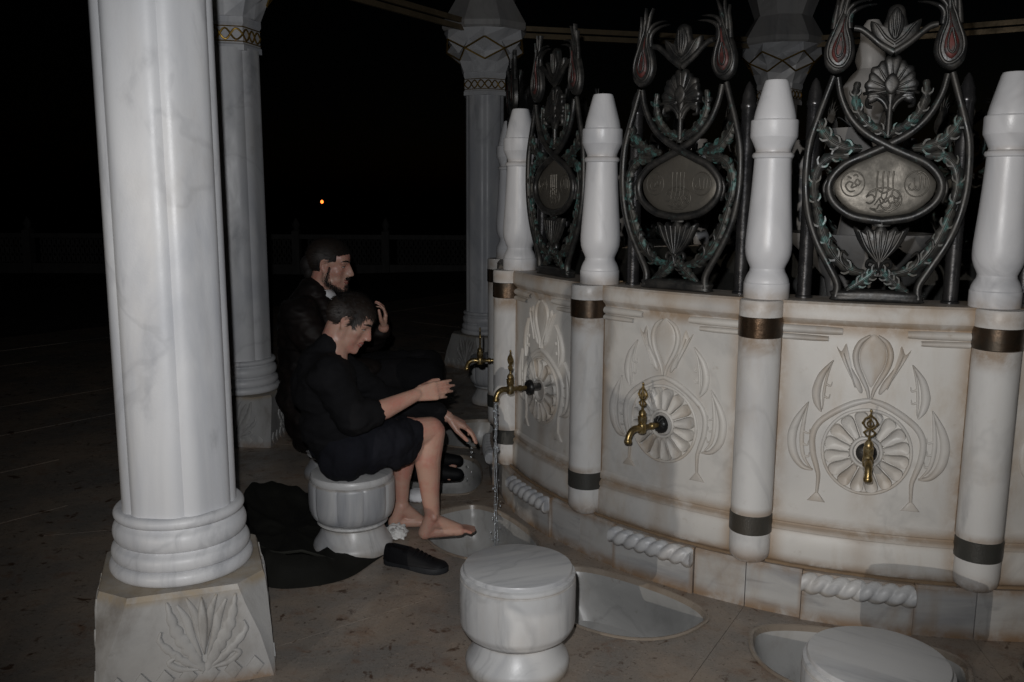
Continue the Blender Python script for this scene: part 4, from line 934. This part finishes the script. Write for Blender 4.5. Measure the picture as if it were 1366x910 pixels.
# ---- the boy on the grooved stool
def build_boy():
    mb = MB(); s_ = 0.90
    H = headmat((0.008, 0, 0.970), R(-22), R(31))
    add_head(mb, H, s_)
    mb.cap((-0.075, 0, 0.835), H @ Vector((-0.026, 0, -0.045)), 0.060, 0.054)
    mb.cap((-0.085, 0, 0.80), (-0.06, 0, 0.86), 0.085, 0.06)
    mb.ell((-0.10, 0, 0.72), (0.105, 0.155, 0.15)); mb.ell((-0.085, 0, 0.56), (0.10, 0.135, 0.15)); mb.ell((-0.02, 0, 0.440), (0.105, 0.150, 0.095))
    rs_, re, rw_ = (-0.115, -0.165, 0.785), (-0.035, -0.222, 0.615), (0.235, -0.172, 0.683)
    limb(mb, [rs_, re], [0.055, 0.041]); limb(mb, [re, (0.10, -0.198, 0.642), rw_], [0.042, 0.041, 0.026])
    add_hand(mb, rw_, (1, 0.02, 0.10), (0.15, 1, -0.30), (0, 0.2, 1), (0.24, 0.28, 0.32, 0.38), 1.14, 1.06, (0.3, 0.9))
    ls, le, lw = (-0.06, 0.165, 0.79), (0.19, 0.20, 0.585), (0.452, 0.10, 0.508)
    limb(mb, [ls, le], [0.055, 0.041]); limb(mb, [le, (0.30, 0.155, 0.560), lw], [0.042, 0.040, 0.026])
    add_hand(mb, lw, (0.75, -0.12, -0.42), (-0.75, 0.25, -0.62), (-0.3, -1, 0), (0.30, 0.32, 0.34, 0.38), 1.15, 1.08, (0.5, 0.6))
    # legs
    limb(mb, [(-0.03, -0.085, 0.45), (0.15, -0.075, 0.49), (0.325, -0.06, 0.500)], [0.085, 0.072, 0.056])
    mb.ell((0.342, -0.06, 0.504), (0.038, 0.042, 0.045))
    limb(mb, [(0.335, -0.06, 0.49), (0.315, -0.055, 0.37), (0.325, -0.047, 0.22), (0.335, -0.043, 0.125)], [0.054, 0.056, 0.041, 0.033])
    mb.ell((0.296, -0.055, 0.375), (0.038, 0.044, 0.085))
    mb.ell((0.335, -0.073, 0.112), (0.014, 0.012, 0.016)); mb.ell((0.339, -0.013, 0.116), (0.014, 0.012, 0.016))
    add_foot(mb, (0.335, -0.042, 0.105), (0.303, -0.040, 0.040), (0.455, -0.046, 0.034), (0.530, -0.046, 0.023), (0, 1, 0))
    limb(mb, [(-0.03, 0.085, 0.45), (0.14, 0.12, 0.475), (0.30, 0.14, 0.46)], [0.085, 0.070, 0.052])
    limb(mb, [(0.30, 0.14, 0.455), (0.270, 0.14, 0.35), (0.250, 0.14, 0.22), (0.248, 0.14, 0.125)], [0.050, 0.052, 0.038, 0.031])
    mb.ell((0.240, 0.14, 0.345), (0.040, 0.045, 0.08))
    add_foot(mb, (0.248, 0.14, 0.108), (0.215, 0.14, 0.036), (0.33, 0.132, 0.028), (0.395, 0.128, 0.017), (0, -1, 0))
    body = remesh(mb, 'person', 'skin', 0.0042, 5, soft=(H @ Vector((0.03, 0, -0.02)), 0.125, 9))
    body.location = (*BOY, 0); body.rotation_euler = (0, 0, R(22))
    tag(body, 'barefoot boy in black sweater and shorts sitting on the grooved stool, bowing his head', 'person')
    face_bits(H, s_, body, smile=True)
    def keep(p):
        x, y, z = p; z = z + 0.009 * noise.noise(Vector((p.x * 90, p.y * 90, 5)))
        if x > 0.05: return z > 0.068 - 0.20 * max(0, abs(y) - 0.045)
        if x > 0.012: return z > 0.030 if x > 0.034 else z > -0.004
        if x > -0.032: return z > 0.030 + 0.012 * math.sin(x * 80)
        return z > -0.052 - 0.15 * (x + 0.032) * 0 
    comb = lambda p, nn: Vector((0.8, 0, -0.25)) if p.z > 0.075 else (Vector((0.5, 0, -0.6)) if p.x > 0.02 else Vector((-0.75, 0, -0.55)))
    ho = scalp(H, s_, keep, 'hair', 'hair', body, 0.006, (), 1.05)
    hair_strands(H, s_, keep, comb, 'hair_strands', 'brown_hair', ho, 9000, 0.030, 0.75, 11, 1.055)
    # clothing
    c = MB(); 
    c.ell((-0.105, 0, 0.71), (0.132, 0.180, 0.155)); c.ell((-0.080, 0, 0.57), (0.132, 0.172, 0.165)); c.ell((-0.018, 0, 0.430), (0.130, 0.178, 0.088)); c.ell((-0.05, 0, 0.48), (0.115, 0.165, 0.12)); c.ell((0.02, 0, 0.52), (0.09, 0.14, 0.10))
    c.cap((-0.09, 0, 0.80), (-0.080, 0, 0.862), 0.100, 0.066); c.cap((-0.105, -0.12, 0.79), (-0.105, 0.12, 0.79), 0.075, 0.075)
    limb(c, [rs_, re], [0.078, 0.066]); limb(c, [re, (0.02, -0.212, 0.627), (0.046, -0.208, 0.632)], [0.066, 0.060, 0.056])
    limb(c, [ls, le], [0.078, 0.064]); limb(c, [le, (0.32, 0.15, 0.556), (0.415, 0.113, 0.522)], [0.064, 0.055, 0.046])
    remesh(c, 'sweater', 'black_knit', 0.008, 4, folds(0.019, 7, 7, 15, 2), body)
    c = MB(); limb(c, [(-0.04, -0.085, 0.445), (0.15, -0.078, 0.478), (0.222, -0.070, 0.488)], [0.115, 0.096, 0.078]); limb(c, [(-0.04, 0.085, 0.445), (0.14, 0.12, 0.468), (0.215, 0.130, 0.46)], [0.115, 0.098, 0.080])
    c.ell((0.10, -0.02, 0.43), (0.14, 0.14, 0.075)); c.ell((0.16, -0.08, 0.425), (0.10, 0.075, 0.06))
    remesh(c, 'shorts', 'short_cloth', 0.008, 4, folds(0.014, 22, 8, 12, 9), body)
    return body, H
boy, BH = build_boy()

# ---- the bearded man behind him
def build_man():
    mb = MB(); s_ = 1.03
    H = headmat((-0.002, 0, 1.118), R(-6), R(9))
    add_head(mb, H, s_)
    mb.cap((-0.075, 0, 0.93), H @ Vector((-0.026, 0, -0.045)), 0.062, 0.058); mb.cap((-0.09, 0, 0.90), (-0.07, 0, 0.97), 0.09, 0.062)
    mb.ell((-0.12, 0, 0.80), (0.115, 0.17, 0.16)); mb.ell((-0.11, 0, 0.62), (0.11, 0.15, 0.16)); mb.ell((-0.05, 0, 0.46), (0.12, 0.165, 0.105))
    rs_, re, rw_ = (-0.13, -0.185, 0.885), (0.02, -0.24, 0.62), (0.265, -0.13, 0.60)
    limb(mb, [rs_, re], [0.058, 0.044]); limb(mb, [re, rw_], [0.044, 0.028]); add_hand(mb, rw_, (1, 0.1, -0.2), (0, 0.5, -1), (0, 1, 0.3), (0.3, 0.3, 0.3, 0.3))
    ls, le, lw = (-0.10, 0.185, 0.885), (0.17, 0.20, 0.70), (0.262, 0.055, 0.785)
    limb(mb, [ls, le], [0.058, 0.044]); limb(mb, [le, lw], [0.044, 0.028]); add_hand(mb, lw, (0.15, -0.10, 1), (-1, -0.1, 0.1), (-0.2, -1, 0), (0.45, 0.5, 0.55, 0.6), 1.15, 0.95, (0.7, 0.8))
    for y in (-1, 1):
        limb(mb, [(-0.03, y * 0.09, 0.46), (0.24, y * 0.11, 0.54), (0.49, y * 0.11, 0.575)], [0.09, 0.078, 0.056])
        limb(mb, [(0.49, y * 0.11, 0.56), (0.45, y * 0.11, 0.36), (0.44, y * 0.11, 0.11)], [0.055, 0.058, 0.034])
        add_foot(mb, (0.44, y * 0.11, 0.105), (0.405, y * 0.11, 0.036), (0.56, y * 0.115, 0.028), (0.63, y * 0.12, 0.017), (0, -y, 0))
    body = remesh(mb, 'person', 'skin', 0.0046, 5, soft=(H @ Vector((0.03, 0, -0.02)), 0.13, 5)); body.location = (*MAN, 0); body.rotation_euler = (0, 0, R(3.5))
    tag(body, 'bearded man with tied-back hair in dark jacket sitting behind the boy, one hand raised', 'person')
    face_bits(H, s_, body)
    def keep(p):
        x, y, z = p
        if x > 0.045: return z > 0.066 - 0.25 * max(0, abs(y) - 0.045)
        if x > 0.012: return z > 0.026
        if x > -0.034: return z > 0.034
        return z > -0.045
    comb = lambda p, nn: Vector((-1, 0, -0.25))
    ho = scalp(H, s_, keep, 'hair', 'hair', body, 0.002, (((-0.108, 0, -0.012), (0.040, 0.045, 0.048)), ((-0.095, 0, -0.05), (0.030, 0.045, 0.04))), 1.07)
    hair_strands(H, s_, keep, comb, 'hair_strands', 'brown_hair', ho, 5000, 0.045, 0.16, 21, 1.075)
    # beard: short strands on jaw, chin and lip
    rd = random.Random(4); bm_ = MB()
    for i in range(5200):
        t_ = rd.random(); y = rd.choice((1, -1))
        u_ = rd.random()
        if u_ < 0.22: a = Vector((0.010, y * 0.066, 0.0)).lerp(Vector((0.006, y * 0.0735, -0.075)), t_) + Vector((rd.gauss(0, .006), y * rd.uniform(-0.002, 0.003), 0))
        elif u_ < 0.62: a = Vector((0.006, y * 0.0725, -0.080)).lerp(Vector((0.082, y * 0.024, -0.118)), t_) + Vector((rd.gauss(0, .006), y * rd.uniform(-0.002, 0.004), rd.gauss(0, .008)))
        elif rd.random() < 0.5: a = Vector((0.094 + rd.uniform(-.004, .006), rd.gauss(0, .016), -0.10 + rd.gauss(0, .012)))
        else: a = Vector((0.102 - abs(rd.gauss(0, .006)), rd.gauss(0, .014), -0.049 + rd.gauss(0, .003)))
        d_ = Vector((0.35, y * 0.25, -0.8)).normalized() * rd.uniform(0.005, 0.012); sd = Vector((0.5, -0.5 * y, 0)).normalized() * 0.0009
        bm_.add([H @ (x * s_) for x in (a - sd, a + sd, a + d_)], [(0, 1, 2)])
    link('beard', bm_.mesh('beard', 'hair', False), body)
    c = MB(); c.ell((-0.13, 0, 0.79), (0.150, 0.205, 0.175)); c.ell((-0.125, 0, 0.62), (0.155, 0.195, 0.19)); c.ell((-0.08, 0, 0.46), (0.17, 0.20, 0.12)); c.ell((-0.17, 0, 0.44), (0.12, 0.17, 0.14)); c.ell((-0.12, 0, 0.33), (0.135, 0.195, 0.20)); c.ell((-0.02, 0, 0.31), (0.215, 0.215, 0.17))
    c.cap((-0.105, 0, 0.89), (-0.090, 0, 0.962), 0.118, 0.092); c.cap((-0.06, -0.05, 0.90), (-0.02, -0.05, 0.86), 0.07, 0.08); c.cap((-0.12, -0.14, 0.885), (-0.12, 0.14, 0.885), 0.085, 0.085)
    limb(c, [rs_, re], [0.092, 0.078]); limb(c, [re, (0.21, -0.155, 0.604)], [0.078, 0.058]); limb(c, [ls, le], [0.092, 0.076]); limb(c, [le, (0.24, 0.09, 0.765)], [0.074, 0.052])
    remesh(c, 'jacket', 'black_jacket', 0.009, 4, folds(0.018, 8, 8, 16, 5), body)
    c = MB()
    for y in (-1, 1):
        limb(c, [(-0.03, y * 0.09, 0.47), (0.24, y * 0.11, 0.545), (0.49, y * 0.11, 0.575)], [0.12, 0.105, 0.082]); limb(c, [(0.49, y * 0.11, 0.56), (0.455, y * 0.11, 0.33)], [0.082, 0.078])
    c.ell((0.05, 0, 0.47), (0.15, 0.16, 0.10))
    remesh(c, 'trousers', 'black_trousers', 0.009, 4, folds(0.012, 14, 8, 12, 1), body)
    for y in (1, -1):
        k_ = MB(); k_.cap((0.405, y * 0.11, 0.05), (0.56, y * 0.115, 0.045), 0.048, 0.046); k_.cap((0.56, y * 0.115, 0.042), (0.645, y * 0.12, 0.035), 0.046, 0.034); k_.cap((0.435, y * 0.11, 0.06), (0.445, y * 0.11, 0.30), 0.056, 0.066)
        remesh(k_, 'boot', 'shoe_black', 0.008, 3, None, body)
    # white collar at the neck opening
    k_ = MB(); rows = []
    for i in range(25):
        a = R(-150 + 300 * i / 24); q = abs(a) / R(150)
        dx = 0.06 * (1 - q) ** 1.5
        cx_, cy_ = -0.062, 0.0
        rows.append([(cx_ + (r_ + dx * f) * math.cos(a), cy_ + r_ * math.sin(a), z - 0.095 * (1 - q) * f) for r_, z, f in ((0.066, 1.000, 0.05), (0.073, 0.990, 0.30), (0.080, 0.972, 0.50))])
    k_.grid(rows); co = k_.build('shirt_collar', 'white_cloth', body); sm = co.modifiers.new('t', 'SOLIDIFY'); sm.thickness = 0.004
    return body
man = build_man()
# drops falling from the wet fingers
dr = MB(); rd = random.Random(9); hp = boy.matrix_basis @ Vector((0.545, 0.085, 0.40))
for i in range(9):
    r_ = rd.uniform(0.002, 0.004); dr.ell(hp + Vector((rd.gauss(0, .012), rd.gauss(0, .012), -0.02 - 0.022 * i)), (r_, r_, r_ * 1.5), n_=8)
tag(dr.build('water_drops', 'water', None, True, None), 'falling water drops below the boy\'s wet hanging hand', 'water', kind='stuff')

# ------------------------------------------------------------------ things on the floor
# dark coat dropped behind the stool
def coat():
    OUT = [(-1.30, 4.28), (-1.10, 4.28), (-0.93, 4.16), (-0.80, 4.02), (-0.70, 3.86), (-0.56, 3.72), (-0.50, 3.62), (-0.56, 3.46), (-0.64, 3.30), (-0.78, 3.22), (-0.92, 3.22), (-1.05, 3.34), (-1.14, 3.52), (-1.22, 3.78), (-1.30, 4.05)]
    ctr = np.array([-0.95, 3.72]); S = spl([np.array(p) for p in OUT], 8, True); mb = MB(); rows = []
    for q in [1, 0.985, 0.95, 0.88, 0.8, 0.7, 0.6, 0.48, 0.36, 0.24, 0.12, 0.02]:
        row = []
        for p in S:
            x, y = ctr + (p - ctr) * q
            h_ = 0.030 * (1 - q ** 8) + 0.085 * math.exp(-((q - 0.80) / 0.10) ** 2) * (0.75 + 0.7 * noise.noise(Vector((x * 3, y * 3, 1)))) * (1 if q < 1 else 0) * min(1, max(0.15, (-0.62 - x) / 0.2))
            h_ += (1 - q ** 6) * 0.035 * (noise.noise(Vector((x * 9, y * 9, 4))) + 0.6 * noise.noise(Vector((x * 21, y * 14, 8)))) 
            h_ += (1 - q ** 10) * 0.014 * abs(noise.noise(Vector((x * 34, y * 17, 2)))); row.append((x, y, 0.002 + max(h_, 0.004 * (1 - q) * 10, 0)))
        rows.append(row)
    mb.grid(rows, True); mb.f.append(tuple(len(mb.v) - len(S) + i for i in range(len(S))))
    t_ = mb.build('coat', 'coat_cloth', None, True, None); tag(t_, 'black coat dropped in a heap on the floor behind the grooved stool', 'coat')
    ed = MB(); pts = []
    for i, f in enumerate(np.linspace(0, 1, 40)):
        ix = int((0.93 - 0.58 * f) * len(S)) % len(S)
        x, y = ctr + (S[ix] - ctr) * (0.80 + 0.03 * math.sin(f * 9)); pts.append((x, y, 0.004 + 0.098 * min(1, max(0.35, (-0.62 - x) / 0.2)) + 0.014 * noise.noise(Vector((x * 6, y * 6, 2)))))
    ed.tube(pts, 0.006, 6); ed.build('zip_edge', 'coat_edge', t_)
    return t_
coat()
def shoe(loc, rz, lab):
    t_ = empty('shoe', loc, rz); rows = []
    for f in np.linspace(0, 1, 22):
        x = -0.13 + 0.27 * f; w_ = 0.034 + 0.016 * math.sin(math.pi * min(1, f * 0.62 + 0.22)) ** 2; w_ *= 1 if 0.06 < f < 0.9 else (0.75 if f <= 0.06 else math.sqrt(max(0.06, 1 - ((f - 0.9) / 0.102) ** 2)))
        h_ = np.interp(f, [0, 0.1, 0.38, 0.5, 0.75, 0.95, 1], [0.078, 0.088, 0.080, 0.070, 0.050, 0.040, 0.028])
        rows.append([(x, w_ * math.cos(a) * (1 if math.sin(a) < 0.2 else 0.9), 0.022 + max(0, math.sin(a)) * (h_ - 0.022) * (1.0 if not (0.08 < f < 0.36 and math.sin(a) > 0.85) else 0.72)) for a in np.linspace(-0.15, math.pi + 0.15, 16)])
    m_ = MB(); m_.grid(rows); m_.f.append(tuple(range(16))); m_.f.append(tuple(len(m_.v) - 16 + i for i in range(16))); m_.build('upper', 'shoe_black', t_, True, 1.2)
    P = [(-0.135, 0), (-0.12, 0.036), (-0.04, 0.036), (0.06, 0.052), (0.12, 0.042), (0.146, 0), (0.12, -0.042), (0.06, -0.052), (-0.04, -0.036), (-0.12, -0.036)]
    S = spl([np.array(p) for p in P], 4, True); m_ = MB(); m_.grid([[(p[0] * q, p[1] * q, z) for p in S] for q, z in ((0.97, 0.0), (1, 0.004), (1, 0.018), (0.98, 0.024))], True, True); m_.build('sole', 'shoe_sole', t_)
    for i in range(5):
        x = 0.005 + 0.018 * i; m_ = MB(); zz = 0.075 - 0.006 * i; m_.tube(spl([(x, -0.028, zz - 0.016), (x + 0.004, 0, zz + 0.002), (x, 0.028, zz - 0.016)], 4), 0.0028, 6); m_.build('lace', 'shoe_black', t_)
    tag(t_, lab, 'shoe', 'black shoes taken off by the boy'); return t_
shoe((-0.385, 3.42, 0.001), R(-22), 'black laced shoe on the floor between the coat and the plain stool')
shoe((-0.555, 3.90, 0.001), R(40), 'black shoe tucked between the grooved stool and the bare feet')
def tissue(loc, r_, name, mat, lab, cat, seed, flat, rough_=0.55):
    mb = MB(); N = 14; rows = []
    for i in range(N + 1):
        a = math.pi * min(max(i / N, .02), .98); row = []
        for k in range(24):
            ph = 2 * math.pi * k / 24; u = Vector((math.sin(a) * math.cos(ph), math.sin(a) * math.sin(ph), math.cos(a)))
            q = r_ * (1 + rough_ * (abs(noise.noise(u * 2.3 + Vector((seed, 0, 0)))) + noise.noise(u * 4.1 + Vector((0, seed, 0))) * 0.5))
            row.append((u.x * q, u.y * q, max(0.0, r_ * flat * 0.7 + u.z * q * flat)))
        rows.append(row)
    mb.grid(rows, True, True); o = mb.build(name, mat, None, rough_ < 0.4, None); o.location = loc; tag(o, lab, cat); return o
tissue((-0.50, 3.735, 0.001), 0.044, 'paper_tissue', 'tissue_white', 'crumpled white paper tissue beside the base of the grooved stool', 'tissue', 3, 0.7)
# a white cap-like bundle behind the shins
tissue((-0.455, 4.22, 0.001), 0.055, 'white_sock', 'white_cloth', 'rolled white sock lying behind the boy\'s legs', 'sock', 8, 0.6, 0.2)

# ---- a bystander out in the court, between the lamp and the fountain, whose shadow falls on the panels
def build_bystander():
    mb = MB(); H = headmat((0.02, 0, 1.50), 0, R(4)); add_head(mb, H, 1.0)
    mb.cap((-0.02, 0, 1.33), H @ Vector((-0.026, 0, -0.045)), 0.066, 0.056)
    mb.ell((-0.02, 0, 1.20), (0.11, 0.165, 0.16)); mb.ell((-0.01, 0, 1.02), (0.10, 0.145, 0.16)); mb.ell((0, 0, 0.88), (0.11, 0.16, 0.11))
    arms = []
    for y in (1, -1):
        sh, el, wr = (-0.02, y * 0.165, 1.285), (0.13, y * 0.205, 1.07), (0.27, y * 0.075, 1.33); arms.append((sh, el, wr))
        limb(mb, [sh, el], [0.056, 0.042]); limb(mb, [el, wr], [0.042, 0.027]); add_hand(mb, wr, (0.2, -y * 0.5, 0.9), (0.2, -y, 0), (-1, 0, 0.2), (0.5, 0.5, 0.5, 0.5))
        limb(mb, [(0, y * 0.09, 0.85), (0.01, y * 0.10, 0.46), (-0.01, y * 0.10, 0.11)], [0.09, 0.058, 0.036])
        add_foot(mb, (-0.01, y * 0.10, 0.105), (-0.045, y * 0.10, 0.036), (0.11, y * 0.105, 0.028), (0.18, y * 0.11, 0.017), (0, -y, 0))
    body = remesh(mb, 'person', 'skin', 0.006, 5); body.location = (-2.555, -2.0, -0.026); body.rotation_euler = (0, 0, R(63.1))
    tag(body, 'bystander in dark clothes standing with elbows raised out in the open court', 'person')
    ho = scalp(H, 1.0, lambda p: p.z > 0.06 - 1.0 * max(0, 0.03 - p.x) and not (p.x > -0.03 and p.z < 0.03), 'hair', 'hair', body, 0.003, (), 1.06)
    c = MB(); c.ell((-0.02, 0, 1.19), (0.125, 0.175, 0.17)); c.ell((-0.01, 0, 1.02), (0.12, 0.16, 0.18)); c.ell((0, 0, 0.86), (0.125, 0.165, 0.13)); c.cap((-0.02, -0.13, 1.29), (-0.02, 0.13, 1.29), 0.08, 0.08); c.cap((-0.02, 0, 1.31), (-0.02, 0, 1.37), 0.10, 0.07)
    for sh, el, wr in arms: limb(c, [sh, el], [0.082, 0.066]); limb(c, [el, tuple(Vector(el).lerp(Vector(wr), 0.85))], [0.066, 0.05])
    remesh(c, 'jacket', 'black_jacket', 0.012, 4, folds(0.014, 8, 8, 16, 3), body)
    c = MB()
    for y in (1, -1): limb(c, [(0, y * 0.09, 0.86), (0.01, y * 0.10, 0.46), (-0.01, y * 0.10, 0.09)], [0.115, 0.085, 0.072])
    remesh(c, 'trousers', 'black_trousers', 0.012, 4, folds(0.010, 10, 8, 12, 6), body)
    for y in (1, -1):
        c = MB(); c.cap((-0.045, y * 0.10, 0.05), (0.12, y * 0.105, 0.045), 0.048, 0.045); c.cap((0.12, y * 0.105, 0.042), (0.19, y * 0.11, 0.035), 0.045, 0.034)
        remesh(c, 'shoe_pair', 'shoe_black', 0.008, 3, None, body).name = 'boot'
build_bystander()
